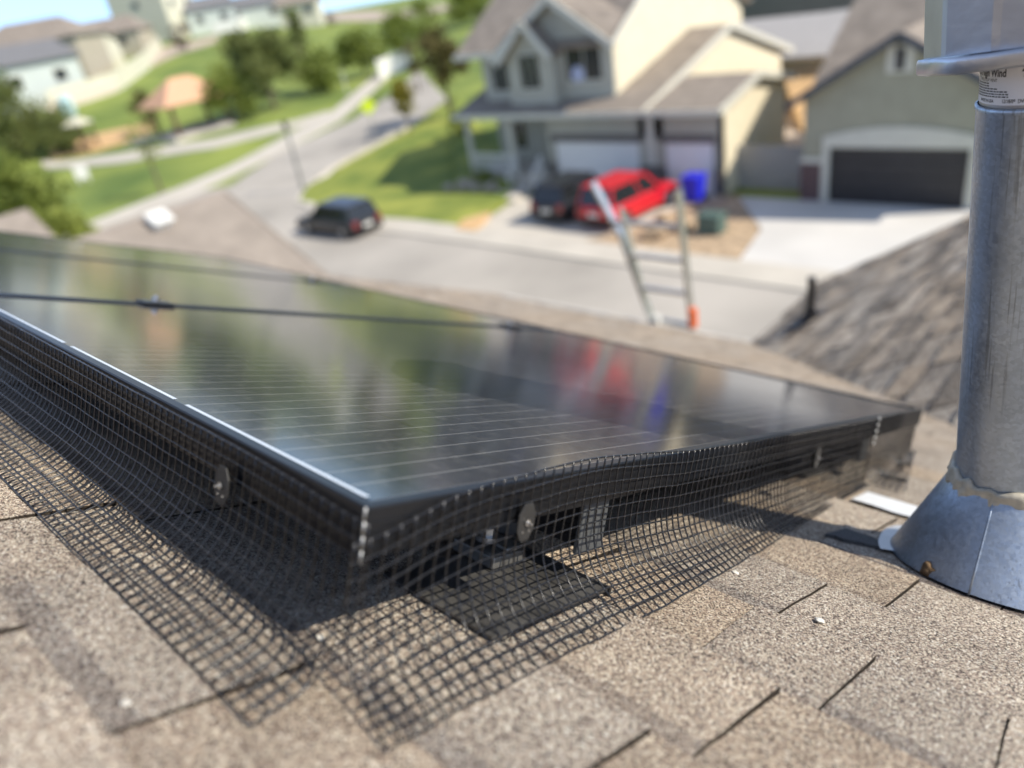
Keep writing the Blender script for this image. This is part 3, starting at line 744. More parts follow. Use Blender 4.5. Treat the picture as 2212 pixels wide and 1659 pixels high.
b = MB(); b.add(vs, fs); b.build("sealant", M_SEAL, flue, True)
# cap
cap = MB(); core = MB(); CZ = TOPZ + .044; CH = .30
SHK = .13
KC = 1.13
pan = [(-.091, -.030), (-.0935, -.004), (-.0915, .012), (-.072, .050), (-.068, .054), (-.034, .076), (-.028, .0775), (-.012, .0845), (-.006, .0845), (-.001, .080), (.001, .072), (.000, .066)]
def rot(p, a): return (p[0] * math.cos(a) - p[1] * math.sin(a), p[0] * math.sin(a) + p[1] * math.cos(a))
capo = lathe([ring(.040, CZ - .03, 48), ring(.058, CZ + .002, 48), ring(.058, CZ + CH, 48)]).build("cap_core", mat("core_shade", (.02, .022, .026), .5, .3, .1, 20), flue, True)  # near-black colour stands in for shade in the gaps between cap panels
for k in range(3):
    pp = [rot((x * KC, -y * KC), R(120 * k)) for x, y in pan]
    c = MB(); n = len(pp)
    c.add([(x, y, CZ + .004 - SHK * y) for i, (x, y) in enumerate(pp)] + [(x, y, CZ + CH) for x, y in pp], [(i, i + 1, n + i + 1, n + i) for i in range(n - 1)])
    o = c.build("cap_panel", M_CAPM, flue); sd = o.modifiers.new("t", 'SOLIDIFY'); sd.thickness = .0012
# bottom flange with a turned lip
def outline(r0, jit=0): 
    res = []
    for k in range(72):
        a = 2 * math.pi * k / 72; r_ = r0 * (KC if r0 > .06 else 1) + .0035 * math.cos(6 * a + .6) + jit * nz(math.cos(a) * 3, math.sin(a) * 3, r0 * 50); res.append((r_ * math.cos(a), r_ * math.sin(a)))
    return res
rr = [[(x, y, CZ + z - SHK * y + .0015 * nz(x * 40, y * 40)) for x, y in outline(r_, .002)] for r_, z in ((.050, .002), (.088, .003), (.0955, .0035), (.0965, .0025), (.0972, -.001), (.0970, -.0095), (.0955, -.0115), (.0945, -.0095), (.0945, -.002), (.050, -.001))]
lathe(rr).build("cap_flange", M_CAPM, flue, True)
b = MB(); b.add([(x, y, CZ + CH) for x, y in outline(.1)], [tuple(range(72))]); b.build("cap_top", M_CAPM, flue)
# label wrapped round the collar
LR = PR - .0018
def wrap(x, z, r_=LR): a = x / LR; return (r_ * math.sin(a), -r_ * math.cos(a), z)
LZ0, LZ1 = TOPZ + .004, TOPZ + .052; LX0, LX1 = -.086, -.0085
b = MB(); N_ = 30
cols = [LX0 + (LX1 - LX0) * i / N_ for i in range(N_ + 1)]
vs = []
for i, x in enumerate(cols):
    cut = .003 * max(0, 1 - (LX1 - x) / .003)
    vs += [wrap(x, LZ0 + cut), wrap(x, LZ1)]
b.add(vs, [(2 * i, 2 * i + 2, 2 * i + 3, 2 * i + 1) for i in range(N_)])
lab = b.build("label", M_LABEL, flue, True)
tb = MB()
def text(s, x, z, size, squash=1.0, bold=.0):
    cu = bpy.data.curves.new("t", 'FONT'); cu.body = s; cu.size = size; cu.offset = bold; ob = bpy.data.objects.new("t", cu); COL.objects.link(ob)
    bpy.context.view_layer.update(); dg = bpy.context.evaluated_depsgraph_get(); me = bpy.data.meshes.new_from_object(ob.evaluated_get(dg))
    tb.add([wrap(x + v.co.x * squash, z + v.co.y, LR + .0003) for v in me.vertices], [tuple(p.vertices) for p in me.polygons])
    bpy.data.objects.remove(ob); bpy.data.meshes.remove(me)
text("Cap High Wind", -.0790, TOPZ + .0295, .0098, .78, .0002)
text("TYPE B G/V VENT", -.0675, TOPZ + .0248, .0040, .9)
text("MADE IN USA", -.0635, TOPZ + .0062, .0040, .85, .00005)
text("12/18/09  DVR", -.0335, TOPZ + .0062, .0048, .75, .00005)
rr_ = random.Random(4)
for k in range(6):                                  # illegible small print
    z = TOPZ + .0225 - k * .0023; x = -.0755; xe = -.0285 - (0.012 if k in (2, 6) else 0)
    if k in (0, 1): xe = -.051
    while x < xe:
        w = rr_.uniform(.0012, .0042); tb.add([wrap(x, z, LR + .0003), wrap(x + w, z, LR + .0003), wrap(x + w, z + .0011, LR + .0003), wrap(x, z + .0011, LR + .0003)], [(0, 1, 2, 3)]); x += w + .0009
ax, az_ = -.0140, TOPZ + .0325                      # arrow
for poly in ([(-.0011, -.004), (.0011, -.004), (.0011, .002), (-.0011, .002)], [(-.0032, .0012), (.0032, .0012), (0, .0062)]):
    tb.add([wrap(ax + x, az_ + z, LR + .0003) for x, z in poly], [tuple(range(len(poly)))])
tb.build("label_print", M_INK, lab)

# ------------------------------------------------------------------ crumbs on the roof
def lump(name, s, a, r, m_, lab, cat, h=0, sq=.7, seed=0, group=None):
    bm = bmesh.new(); bmesh.ops.create_icosphere(bm, subdivisions=3, radius=r)
    for v in bm.verts:
        d = v.co.normalized(); v.co *= 1 + .55 * nz(d.x * 1.7 + seed, d.y * 1.7, d.z * 1.7) + .25 * nz(d.x * 5, d.y * 5 + seed, d.z * 5); v.co.z *= sq
    me = bpy.data.meshes.new(name); bm.to_mesh(me); bm.free(); o = link(name, me, m_, None, True)
    o.matrix_world = ROOFM @ Matrix.Translation((s, -a, h + r * sq * .7)); tag(o, lab, cat, group); return o
M_CLOD = mat("rusty_clod", (.16, .10, .05), .9, 0, .4, 300, .8, 500); M_CHIP = mat("white_chip", (.66, .63, .55), .8, 0, .06, 200)
lump("mud_clod", -.209, .719, .0088, M_CLOD, "brown mud clod stuck at the foot of the cone flashing", "clod", .006, 1.1, 3)
lump("mud_clod", -.260, .706, .0048, M_CLOD, "smaller dark crumb on the shingles under the cone", "clod", .004, .8, 5)
lump("paint_chip", -.065, .478, .0038, M_CHIP, "white ring-like chip on the shingles beside the right mesh edge", "chip", .003, .5, 2)
lump("paint_chip", -.17, .444, .0046, M_CHIP, "white chip in the middle of the bare shingles at lower right", "chip", .003, .4, 8)
lump("paint_chip", .058, -.12, .0028, M_CHIP, "blurred white chip on the shingles at lower left", "chip", .003, .3, 9)
lump("paint_chip", .059, .019, .0028, M_CHIP, "bright pebble under the mesh below the array corner", "chip", .003, .8, 12)
# torn shingle corner beside the flashing
b = MB(); pts = [(-.077, .735), (-.088, .744), (-.10, .741), (-.115, .752), (-.132, .758), (-.142, .764), (-.150, .79), (-.12, .80), (-.085, .80)]
b.add([(s, -a_, .0085) for s, a_ in pts] + [(s, -a_, .004) for s, a_ in pts], [tuple(range(len(pts)))] + [(i, (i + 1) % len(pts), len(pts) + (i + 1) % len(pts), len(pts) + i) for i in range(len(pts))])
o = b.build("shingle_offcut", mat("felt_dark", (.07, .068, .066), .9, 0, .4, 400, .6, 700)); roof_obj(o); tag(o, "dark torn shingle corner lying beside the cone flashing", "shingle piece")
# black plumbing vent on the wing
vr = ray(1750, 694); vl = (E0.z + WS * E0.y) / (vr[2] + WS * vr[1]); vp = Vector((vr[0] * vl, vr[1] * vl, vr[2] * vl))
root = empty("plumbing_vent", vp, "black plumbing vent pipe standing on the dark wing roof", "vent pipe")
b = MB(); b.tube([(0, 0, -.05), (0, 0, .32)], .026, 16); b.tube([(0, 0, .32), (0, 0, .332)], .029, 16); b.build("pipe", M_RAIL, root)
b = MB(); b.tube([(0, 0, .0), (0, 0, .05), (0, 0, .1)], [.09, .055, .037], 16); b.slab([(-.14, -.14, .09 * WS + .02), (.14, -.14, .09 * WS + .02), (.14, .14, -.09 * WS + .02), (-.14, .14, -.09 * WS + .02)], .01); b.build("boot_flashing", M_RAIL, root)

# ------------------------------------------------------------------ ladder at our eave
lad = empty("ladder", (5.15, 3.2, -9.7), "aluminium ladder with flared rails and orange lock leaning on the eave", "ladder")
def lw(x, y, z): return (x - 5.15, y - 3.2, z + 9.7)
zt = -1.62
def rail_pts(y0, y1, x0=6.3, x1=4.93): return
RB = [(6.9, 2.75, -9.65), (5.13, 3.035, -2.90), (4.98, 3.02, -1.62)]
LB = [(6.9, 3.35, -9.65), (5.13, 3.43, -2.90), (5.02, 3.62, -2.05), (4.93, 3.79, -1.58)]
b = MB()
for i in range(2): b.bar(lw(*RB[i]), lw(*RB[i + 1]), .026, .07, (1, 0, 0))
b.build("side_rail", M_LADAL, lad)
b = MB()
for i in range(3): b.bar(lw(*LB[i]), lw(*LB[i + 1]), .026, .07, (1, 0, 0))
b.bar(lw(5.10, 3.47, -2.72), lw(4.99, 3.58, -1.80), .02, .05, (1, 0, 0)); b.build("side_rail", M_LADAL, lad)
for k in range(24):
    z = -1.93 - k * .305
    f = lambda B_: next(((B_[i][0] + (B_[i + 1][0] - B_[i][0]) * t, B_[i][1] + (B_[i + 1][1] - B_[i][1]) * t) for i in range(len(B_) - 1) for t in [(z - B_[i][2]) / (B_[i + 1][2] - B_[i][2])] if 0 <= t <= 1), None)
    p, q = f(RB), f(LB)
    if p is None or q is None: continue
    c = MB(); c.bar(lw(p[0], p[1], z), lw(q[0], q[1], z), .045, .03, (0, 0, 1)); c.build("rung", M_LADAL, lad)
b = MB(); b.box(-.03, .03, -.03, .03, 0, .17); o = b.build("lock", M_ORANGE, lad); o.location = lw(5.08, 3.00, -2.83)
b = MB(); b.box(-.025, .025, -.03, .03, 0, .08); o = b.build("foot", M_WTRIM, lad); o.location = lw(5.07, 3.36, -2.86)

# ------------------------------------------------------------------ houses
def window(parent, x, y0, y1, z0, z1, name="window", out=-1, fm=None):
    fr = MB(); w = .07; x0, x1 = (x - .06, x) if out < 0 else (x, x + .06)
    fr.box(x0, x1, y0 - w, y0, z0 - w, z1 + w); fr.box(x0, x1, y1, y1 + w, z0 - w, z1 + w); fr.box(x0, x1, y0, y1, z0 - w, z0); fr.box(x0, x1, y0, y1, z1, z1 + w)
    ym = (y0 + y1) / 2; fr.box(x0 + .02, x1, ym - .025, ym + .025, z0, z1)
    f = fr.build(name, fm or M_TRIM, parent)
    p = MB(); p.box(x - .02, x - .005, y0, y1, z0, z1); p.build("pane", M_PANE, f); return f
def garage_door(parent, x, y0, y1, z0, z1, m_, name="garage_door"):
    d = MB(); n = 4; h = (z1 - z0) / n
    for k in range(n): d.box(x - .03, x + .05, y0, y1, z0 + k * h + .012, z0 + (k + 1) * h - .012)
    d.box(x + .0, x + .04, y0, y1, z0, z1); return d.build(name, m_, parent)
def gable_x(b, x, y0, y1, ya, ze, za, zb, t=.12, mi=0):   # wall polygon facing -X with a gable on top
    pts = [(x, y0, zb), (x, y1, zb), (x, y1, ze), (x, ya, za), (x, y0, ze)]
    b.add([(p[0], p[1], p[2]) for p in pts] + [(p[0] + t, p[1], p[2]) for p in pts], [(0, 1, 2, 3, 4), (9, 8, 7, 6, 5)] + [(i, 5 + i, 5 + (i + 1) % 5, (i + 1) % 5) for i in range(5)], mi)
def gable_y(b, y, x0, x1, xa, ze0, ze1, za, zb, t=.12, mi=0):
    pts = [(x0, y, zb), (x1, y, zb), (x1, y, ze1), (xa, y, za), (x0, y, ze0)]
    b.add([p for p in pts] + [(p[0], p[1] + t, p[2]) for p in pts], [(0, 1, 2, 3, 4), (9, 8, 7, 6, 5)] + [(i, 5 + i, 5 + (i + 1) % 5, (i + 1) % 5) for i in range(5)], mi)

GZ = -9.7
h1 = empty("two_storey_house", (0, 0, 0), "grey green two storey house with cream side walls and white garage doors across the street", "house")
h1.location = (29.2, 22, GZ); H1 = (29.2, 22, GZ)
class OB(MB):                                       # builder whose coordinates are in the world but whose parent is an empty at org
    def __init__(s, org): super().__init__(); s.o = org
    def build(s, name, ms, parent=None, smooth=False):
        s.v = [(v[0] - s.o[0], v[1] - s.o[1], v[2] - s.o[2]) for v in s.v]; return super().build(name, ms, parent, smooth)
h1.location = (0, 0, 0)
# lower storey
w = MB()
w.box(29.2, 29.45, 24.6, 24.95, GZ, -6.0); w.box(29.2, 29.45, 18.3, 19.6, GZ + 1.2, -6.0); w.box(29.2, 29.45, 15.5, 15.85, GZ, -6.0)
w.box(29.2, 29.45, 15.85, 24.6, -7.25, -6.0)
w.box(31.3, 31.5, 24.95, 30.3, GZ, -5.6); w.box(31.5, 43, 30.1, 30.3, GZ, -5.6); w.box(29.45, 31.3, 24.8, 24.95, GZ, -5.6)
w.box(29.9, 30.1, 21.16, 29.4, -5.75, -3.1); w.box(31.3, 31.5, 29.4, 30.3, -5.6, -2.75)
gable_x(w, 29.9, 21.16, 27.9, 24.1, -3.12, -1.1, -3.2)
gable_x(w, 29.3, 24.2, 27.1, 25.45, -3.35, -1.95, -5.65, .6)
w.build("front_wall", M_WALLG, h1)
w = MB()
gable_y(w, 15.5, 29.2, 35.4, 32.1, -6.05, -6.05, -5.3, GZ)
gable_y(w, 19.05, 29.2, 43, 36.6, -6.05, -6.1, -3.85, GZ)
gable_y(w, 21.16, 30.1, 42.4, 36.2, -3.2, -3.2, .9, -6)
w.box(42.8, 43, 19.05, 30.3, GZ, -6.2); w.box(35.3, 35.4, 15.5, 19.05, GZ, -6.1)
w.build("side_wall", M_WALLY, h1)
for (ya, yb) in ((18.3, 19.6), (24.6, 24.9), (15.5, 15.86)):
    st = MB(); st.box(29.1, 29.19, ya, yb, GZ, GZ + 1.25)
    if ya == 18.3: st.box(29.19, 29.45, 18.3, 19.6, GZ, GZ + 1.2)
    st.build("stone_base", M_STONE, h1)
rf = MB()
rf.slab([(28.5, 18.85, -5.92), (28.5, 30.8, -5.92), (31.4, 30.8, -5.05), (31.4, 18.85, -5.05)], .18)
rf.slab([(31.4, 18.85, -5.05), (31.4, 21.1, -5.05), (36.7, 21.1, -3.6), (36.7, 18.85, -3.6)], .18)
rf.slab([(36.7, 18.85, -3.6), (36.7, 21.1, -3.6), (43.8, 21.1, -5.9), (43.8, 18.85, -5.9)], .18)
rf.slab([(28.5, 15.2, -5.92), (28.5, 18.83, -5.92), (32.1, 18.83, -5.12), (32.1, 15.2, -5.12)], .16)
rf.slab([(32.1, 15.2, -5.12), (32.1, 18.83, -5.12), (35.7, 18.83, -5.95), (35.7, 15.2, -5.95)], .16)
rf.build("lower_roof", M_ROOFB, h1)
rf = MB()
rf.slab([(29.5, 20.8, -3.12), (29.5, 30.9, -3.12), (36.2, 30.9, 1.1), (36.2, 20.8, 1.1)], .2)
rf.slab([(42.9, 20.8, -3.12), (42.9, 30.9, -3.12), (36.2, 30.9, 1.1), (36.2, 20.8, 1.1)], .2)
rf.slab([(29.4, 20.75, -3.2), (29.4, 24.1, -1.0), (33.0, 24.1, -1.0), (31.0, 20.75, -2.1)], .16); rf.slab([(29.4, 28.2, -3.4), (29.4, 24.1, -1.0), (33.0, 24.1, -1.0), (30.5, 28.2, -2.4)], .16)
rf.slab([(28.9, 23.95, -3.45), (28.9, 25.45, -1.85), (31.0, 25.45, -1.85), (30.0, 23.95, -3.4)], .1); rf.slab([(28.9, 27.35, -3.6), (28.9, 25.45, -1.85), (31.0, 25.45, -1.85), (30.0, 27.35, -3.55)], .1)
rf.build("upper_roof", M_ROOFB, h1)
tr = MB()
tr.box(28.42, 28.5, 15.15, 30.85, -6.14, -5.90)
for (p, q) in (((28.5, 18.80, -5.98), (36.7, 18.80, -3.66)), ((36.7, 18.80, -3.66), (43.8, 18.80, -5.96)), ((28.5, 15.15, -5.98), (32.1, 15.15, -5.18)), ((32.1, 15.15, -5.18), (35.7, 15.15, -6.0)),
               ((29.5, 20.74, -3.22), (36.2, 20.74, 1.0)), ((29.33, 20.7, -3.3), (29.33, 24.1, -1.08)), ((29.33, 28.25, -3.5), (29.33, 24.1, -1.08)), ((28.83, 23.9, -3.5), (28.83, 25.45, -1.92)), ((28.83, 27.4, -3.66), (28.83, 25.45, -1.92))):
    tr.bar(p, q, .06, .30)
tr.box(29.42, 29.5, 28.2, 30.95, -3.36, -3.10)
tr.box(29.12, 29.19, 18.75, 19.15, GZ + 1.3, -6.15)
tr.build("fascia", M_TRIM, h1)
garage_door(h1, 29.3, 19.65, 24.55, GZ, -7.38, M_DOORW); garage_door(h1, 29.3, 15.95, 18.26, GZ, -7.38, M_DOORW)
d = MB(); d.box(29.14, 29.19, 19.45, 24.75, -7.40, -7.05); d.box(29.14, 29.19, 15.75, 18.46, -7.40, -7.05); d.build("door_header", M_STONE, h1)
window(h1, 29.3, 25.0, 26.2, -4.88, -3.35); window(h1, 29.9, 21.75, 23.8, -4.72, -3.32); window(h1, 29.9, 27.6, 28.7, -5.0, -3.4)
wv = window(h1, 31.3, 28.2, 29.6, -8.3, -6.9)
s_ = MB(); s_.tube([(29.85, 23.15, -4.45), (29.87, 23.15, -4.45)], .38, 24); s_.build("window_sticker", mat("pale_blue_disc", (.45, .48, .62), .6), h1)
po = MB(); po.box(28.7, 31.3, 24.97, 30.3, GZ, GZ + .75); po.box(28.3, 28.7, 25.2, 26.7, GZ, GZ + .5); po.box(27.95, 28.3, 25.2, 26.7, GZ, GZ + .26); po.build("porch_floor", M_CONC, h1)
for y in (27.1, 30.2):
    c = MB(); c.box(28.75, 28.98, y - .12, y + .12, GZ + .75, -6.1); c.build("porch_post", M_TRIM, h1)
rl = MB(); rl.box(28.82, 28.9, 27.2, 30.1, GZ + 1.62, GZ + 1.72); rl.box(28.82, 28.9, 27.2, 30.1, GZ + .85, GZ + .92)
for k in range(24): rl.box(28.84, 28.88, 27.25 + k * .122, 27.29 + k * .122, GZ + .9, GZ + 1.65)
rl.build("porch_railing", M_WTRIM, h1)
for y in (25.2, 26.9):
    rl = MB()
    rl.bar((28.75, y, GZ + 1.7), (27.95, y, GZ + 1.0), .09, .09); rl.bar((27.95, y, GZ), (27.95, y, GZ + 1.05), .09); rl.bar((28.75, y, GZ + .75), (28.75, y, GZ + 1.75), .09)
    for k in range(6): rl.bar((28.05 + k * .12, y, GZ + .3 + k * .08), (28.05 + k * .12, y, GZ + 1.05 + k * .11), .03)
    rl.build("stair_railing", M_WTRIM, h1)
dd = MB(); dd.box(31.2, 31.29, 25.5, 26.5, GZ + .75, GZ + 2.8); dr = dd.build("front_door", M_DOORB, h1); k = MB(); k.tube([(31.17, 25.6, GZ + 1.7), (31.17, 25.6, GZ + 1.85)], .02, 8); k.build("handle", M_ALU, dr)

h2 = empty("garage_house", (0, 0, 0), "olive stucco house with arched trim over its dark garage door behind the flue pipe", "house")
w = MB(); X2 = 29.2
w.box(X2, X2 + .2, 11.0, 12.03, GZ, -5.6); w.box(X2, X2 + .2, 5.4, 6.25, GZ, -5.6); w.box(X2, X2 + .2, 6.25, 11.0, -7.55, -5.6)
gable_x(w, X2, 5.4, 12.03, 8.72, -5.6, -3.72, -5.6, .2)
w.box(X2 + .2, 41, 11.85, 12.03, GZ, -5.6); w.box(X2 + .2, 41, 5.4, 5.6, GZ, -5.6); w.box(31.5, 41, -3, 5.4, GZ, -5.7)
gable_y(w, 11.9, 31.2, 41, 36.2, -5.6, -5.6, -2.4, -5.7)
w.build("wall", M_WALLO, h2)
rf = MB(); e = .58
rf.slab([(28.75, 12.5, -5.82), (28.75, 8.72, -3.6), (36, 8.72, -3.6), (31, 12.5, -5.82)], .16); rf.slab([(28.75, 4.95, -5.82), (28.75, 8.72, -3.6), (36, 8.72, -3.6), (31, 4.95, -5.82)], .16)
rf.slab([(30.6, 12.45, -5.75), (30.6, -3.3, -5.75), (36.2, -3.3, -2.2), (36.2, 12.45, -2.2)], .18); rf.slab([(41.8, 12.45, -5.75), (41.8, -3.3, -5.75), (36.2, -3.3, -2.2), (36.2, 12.45, -2.2)], .18)
rf.build("roof", M_ROOFB, h2)
tr = MB(); tr.bar((28.7, 12.52, -5.9), (28.7, 8.72, -3.68), .06, .26); tr.bar((28.7, 4.93, -5.9), (28.7, 8.72, -3.68), .06, .26); tr.build("fascia", M_ROOFD, h2)
tr = MB(); tr.box(29.12, 29.19, 11.0, 11.28, GZ, -7.5); tr.box(29.12, 29.19, 5.97, 6.25, GZ, -7.5)
n = 16; ys = [5.97 + (11.28 - 5.97) * i / n for i in range(n + 1)]; top = [-7.12 + .36 * (1 - ((y - 8.62) / 2.66) ** 2) for y in ys]
tr.add([(29.12, y, -7.5) for y in ys] + [(29.12, y, z) for y, z in zip(ys, top)] + [(29.19, y, z) for y, z in zip(ys, top)], [(i, i + 1, n + 2 + i, n + 1 + i) for i in range(n)] + [(n + 1 + i, n + 2 + i, 2 * n + 3 + i, 2 * n + 2 + i) for i in range(n)])
tr.box(29.10, 29.19, 11.28, 12.1, -8.12, -7.92); tr.box(29.12, 29.19, 8.28, 9.18, -4.95, -4.05)
tr.build("trim", M_TRIM, h2)
garage_door(h2, 29.3, 6.25, 11.0, GZ, -7.5, M_DOORB)
br = MB(); br.box(29.08, 29.19, 11.28, 12.08, GZ, -8.12); br.build("brick_base", M_BRICK, h2)
v = MB(); v.box(29.06, 29.12, 8.60, 8.88, -4.85, -4.15); v.build("gable_vent", M_DOORB, h2)
v = MB(); v.box(32.2, 32.6, 6.2, 6.6, -4.8, -4.2); v.build("roof_vent", M_WTRIM, h2)

def left_house(name, apx, y, z, half, slope, x0, lab, wm, vent=None):
    h = empty(name, (apx, y, GZ), lab, "house"); o = (apx, y, GZ); ze = z - half * slope
    b = OB(o); e = .5
    b.slab([(x0, y, z), (apx, y, z), (apx, y - half - e, ze - e * slope), (x0, y - half - e, ze - e * slope)], .18)
    b.slab([(x0, y, z), (apx, y, z), (apx, y + half + e, ze - e * slope), (x0, y + half + e, ze - e * slope)], .18)
    b.build("roof", M_SH_FARV, h)
    b = OB(o); b.box(x0 + .4, apx - .6, y - half, y + half, GZ, ze - .2)
    gable_x(b, apx - .6, y - half, y + half, y, ze - .2, z - .25, GZ, .2); b.build("wall", wm, h)
    b = OB(o); b.bar((apx + .03, y, z - .1), (apx + .03, y - half - e, ze - e * slope - .1), .06, .22); b.bar((apx + .03, y, z - .1), (apx + .03, y + half + e, ze - e * slope - .1), .06, .18); b.build("fascia", M_ROOFB, h)
    garage = OB(o); garage.box(apx - .66, apx - .56, y - 2.4, y + 2.4, GZ, GZ + 2.1); garage.build("garage_door", M_DOORW, h)
    return h
# coarse shingle look for roofs seen from afar: real courses in the colour
def far_roof(name, c):
    M_ = bpy.data.materials.new(name); nt, p = nodes(M_); tc = nt.nodes.new("ShaderNodeTexCoord")
    n1 = nt.nodes.new("ShaderNodeTexNoise"); n1.inputs['Scale'].default_value = 1.3; n1.inputs['Detail'].default_value = 12; n1.inputs['Roughness'].default_value = .75; L(nt, tc.outputs['Object'], n1.inputs['Vector'])
    r = nt.nodes.new("ShaderNodeValToRGB"); r.color_ramp.elements[0].position = .3; r.color_ramp.elements[1].position = .7
    r.color_ramp.elements[0].color = (*[q * .72 for q in c], 1); r.color_ramp.elements[1].color = (*[q * 1.25 for q in c], 1); L(nt, n1.outputs[0], r.inputs[0]); L(nt, r.outputs[0], p.inputs['Base Color']); p.inputs['Roughness'].default_value = .9
    return M_
M_SH_FARV = far_roof("neighbour_shingle", (.27, .23, .19))
nh = left_house("neighbour_house", 9.0, 18.9, -3.6, 5.2, .5, -6, "neighbour's house with tan shingle gable roof just beyond the panels", M_TAN)
left_house("neighbour_house", 9.0, 37.3, -5.3, 4.6, .5, -6, "second neighbour's house, roof corner showing at the far left edge", M_CREAM)
b = MB(); b.box(-.2, .2, -.2, .2, 0, .22); b.box(-.26, .26, -.26, .26, .20, .27); o = b.build("roof_vent", M_WTRIM, nh); bevel(o, .03)
pr_ = ray(345, 482)
# meet the slope plane z = -3.6 + .5*(y-18.9)
lam = (-3.6 - .5 * 18.9) / (pr_[2] - .5 * pr_[1]); pv = pr_ * lam
o.location = (pv[0] - 9.0, pv[1] - 18.9, pv[2] - GZ - .05); o.rotation_euler = (R(26.5), 0, 0)

def simple_house(name, lab, cx, cy, rz, w_, d_, hw, hr, wm, rm, zb=None, wins=((-.25, .6), (.25, .6)), group="houses on the hill", cat="house", door=True, hip=0.0):
    """gable house: ridge along its local x (width), front faces local -y"""
    z = (G(cx, cy) if zb is None else zb) - .6
    h = empty(name, (cx, cy, z), lab, cat, group, rz)
    b = MB(); x, y = w_ / 2, d_ / 2
    b.box(-x, x, -y, y, 0, hw + .6)
    if hip < .2:
        for s in (-1, 1): b.add([(s * x, -y, hw + .6), (s * x, y, hw + .6), (s * x, 0, hw + hr + .5)], [(0, 1, 2)])
    b.build("wall", wm, h)
    r = MB(); e = .5; zt = hw + hr + .6; ze = hw + .6 - e * hr / y; hx = hip * x
    r.slab([(-x - e, -y - e, ze), (x + e, -y - e, ze), (x + e - hx, 0, zt), (-x - e + hx, 0, zt)], .2)
    r.slab([(-x - e, y + e, ze), (x + e, y + e, ze), (x + e - hx, 0, zt), (-x - e + hx, 0, zt)], .2)
    if hip >= .2:
        for s in (-1, 1): r.slab([(s * (x + e), -y - e, ze), (s * (x + e), y + e, ze), (s * (x + e - hx), 0, zt)], .2)
    r.build("roof", rm, h)
    for (fx, fz) in wins:
        wx = fx * w_; wz = .6 + fz * hw; ww = .75; wh = .65
        f = MB(); f.box(wx - ww - .1, wx + ww + .1, -y - .06, -y, wz - wh - .1, wz + wh + .1); fo = f.build("window", M_TRIM, h)
        g = MB(); g.box(wx - ww, wx + ww, -y - .09, -y - .061, wz - wh, wz + wh); g.build("pane", M_PANE, fo)
    if hip < .2:
        f = MB(); f.box(-x - .06, -x, -.8, .8, .6 + hw * .6, .6 + hw * .6 + 1.3); fo = f.build("window", M_TRIM, h)
        g = MB(); g.box(-x - .09, -x - .061, -.7, .7, .7 + hw * .6, .6 + hw * .6 + 1.2); g.build("pane", M_PANE, fo)
    return h
def hill_house(lab, px, py, D, yaw, w_, d_, hw, hr, wm, rm, **k):
    x, y, z = atD((px, py), D); az = math.atan2(y, x)
    return simple_house("hill_house", lab, x, y, az - math.pi / 2 + R(yaw), w_, d_, hw, hr, wm, rm, **k)
hill_house("pale grey house with grey roof at the left edge below the tan houses", 58, 205, 116, 25, 11, 9, 5.2, 2.0, M_GREYW, M_ROOFG)
hill_house("tan two storey house with brown hip roof behind the pale grey one", 120, 170, 130, -20, 13, 12, 6.4, 2.5, M_TAN, M_ROOFB, hip=.5)
hill_house("tan house with a brown roof right of the two storey tan house", 258, 120, 168, -15, 12, 12, 4.0, 2.4, M_TAN, M_ROOFB, hip=.4)
hill_house("small cream house between the tan houses and the white wall", 215, 140, 145, -30, 5, 7, 4.2, 1.2, M_CREAM, M_ROOFB)
hill_house("tall cream house with dark roof above the retaining wall", 352, 80, 188, 60, 12, 12, 11.0, 4.2, M_CREAM, M_ROOFD)
hill_house("pale house with red porch behind the white fence on the hill", 450, 40, 190, 10, 10, 9, 5.0, 2.2, M_GREYW, M_ROOFG)
hill_house("long white house with blue grey roof at the top of the hill", 545, 32, 195, 8, 16, 9, 4.4, 2.2, M_GREYW, M_ROOFG)
hill_house("cream house at the hilltop beside the long white one", 650, 22, 180, -8, 8, 8, 4.4, 2.0, M_CREAM, M_ROOFB)
hill_house("far cream and tan house on the hilltop left of the dry slope", -10, 150, 150, 0, 10, 9, 2.6, 1.6, M_CREAM, M_ROOFB)
simple_house("rear_house", "dark olive house with pale windows behind the rooftops at top right", 62, 24.5, R(-72), 17, 10, 5.8, 3, M_OLIVED, M_ROOFD, wins=((-.3, .75), (0, .75), (.3, .75), (-.3, .25), (.1, .25)), group="houses behind the street")
simple_house("rear_house", "low house with light grey roof between the two garages", 50, 19.2, R(-90), 12, 8, 2.4, 1.6, M_TAN, M_ROOFL, group="houses behind the street")
simple_house("rear_house", "grey house half hidden behind the cream gable at upper right", 70, 36, R(-80), 12, 9, 4.6, 2.5, M_WALLG, M_ROOFG, group="houses behind the street")

# ------------------------------------------------------------------ fences and walls
def run_wall(name, lab, cat, pts, h, t, m_, off=0.0, boards=0, group=None):
    b = MB(); out = []
    for (p, q) in zip(pts[:-1], pts[1:]):
        n = max(1, int(math.dist(p, q) / 2.4))
        for i in range(n):
            a = (p[0] + (q[0] - p[0]) * i / n, p[1] + (q[1] - p[1]) * i / n); c = (p[0] + (q[0] - p[0]) * (i + 1) / n, p[1] + (q[1] - p[1]) * (i + 1) / n)
            za, zc = G(*a), G(*c); zm = (za + zc) / 2 + off
            b.bar((a[0], a[1], za + off + h / 2 - .2), (c[0], c[1], zc + off + h / 2 - .2), t, h + .4)
            b.box(a[0] - .08, a[0] + .08, a[1] - .08, a[1] + .08, za - .2, za + h + .12 + off)
    o = b.build(name, m_); tag(o, lab, cat, group); return o
WALLP = P((105, 245), (180, 222), (250, 198), (315, 150), (345, 112))
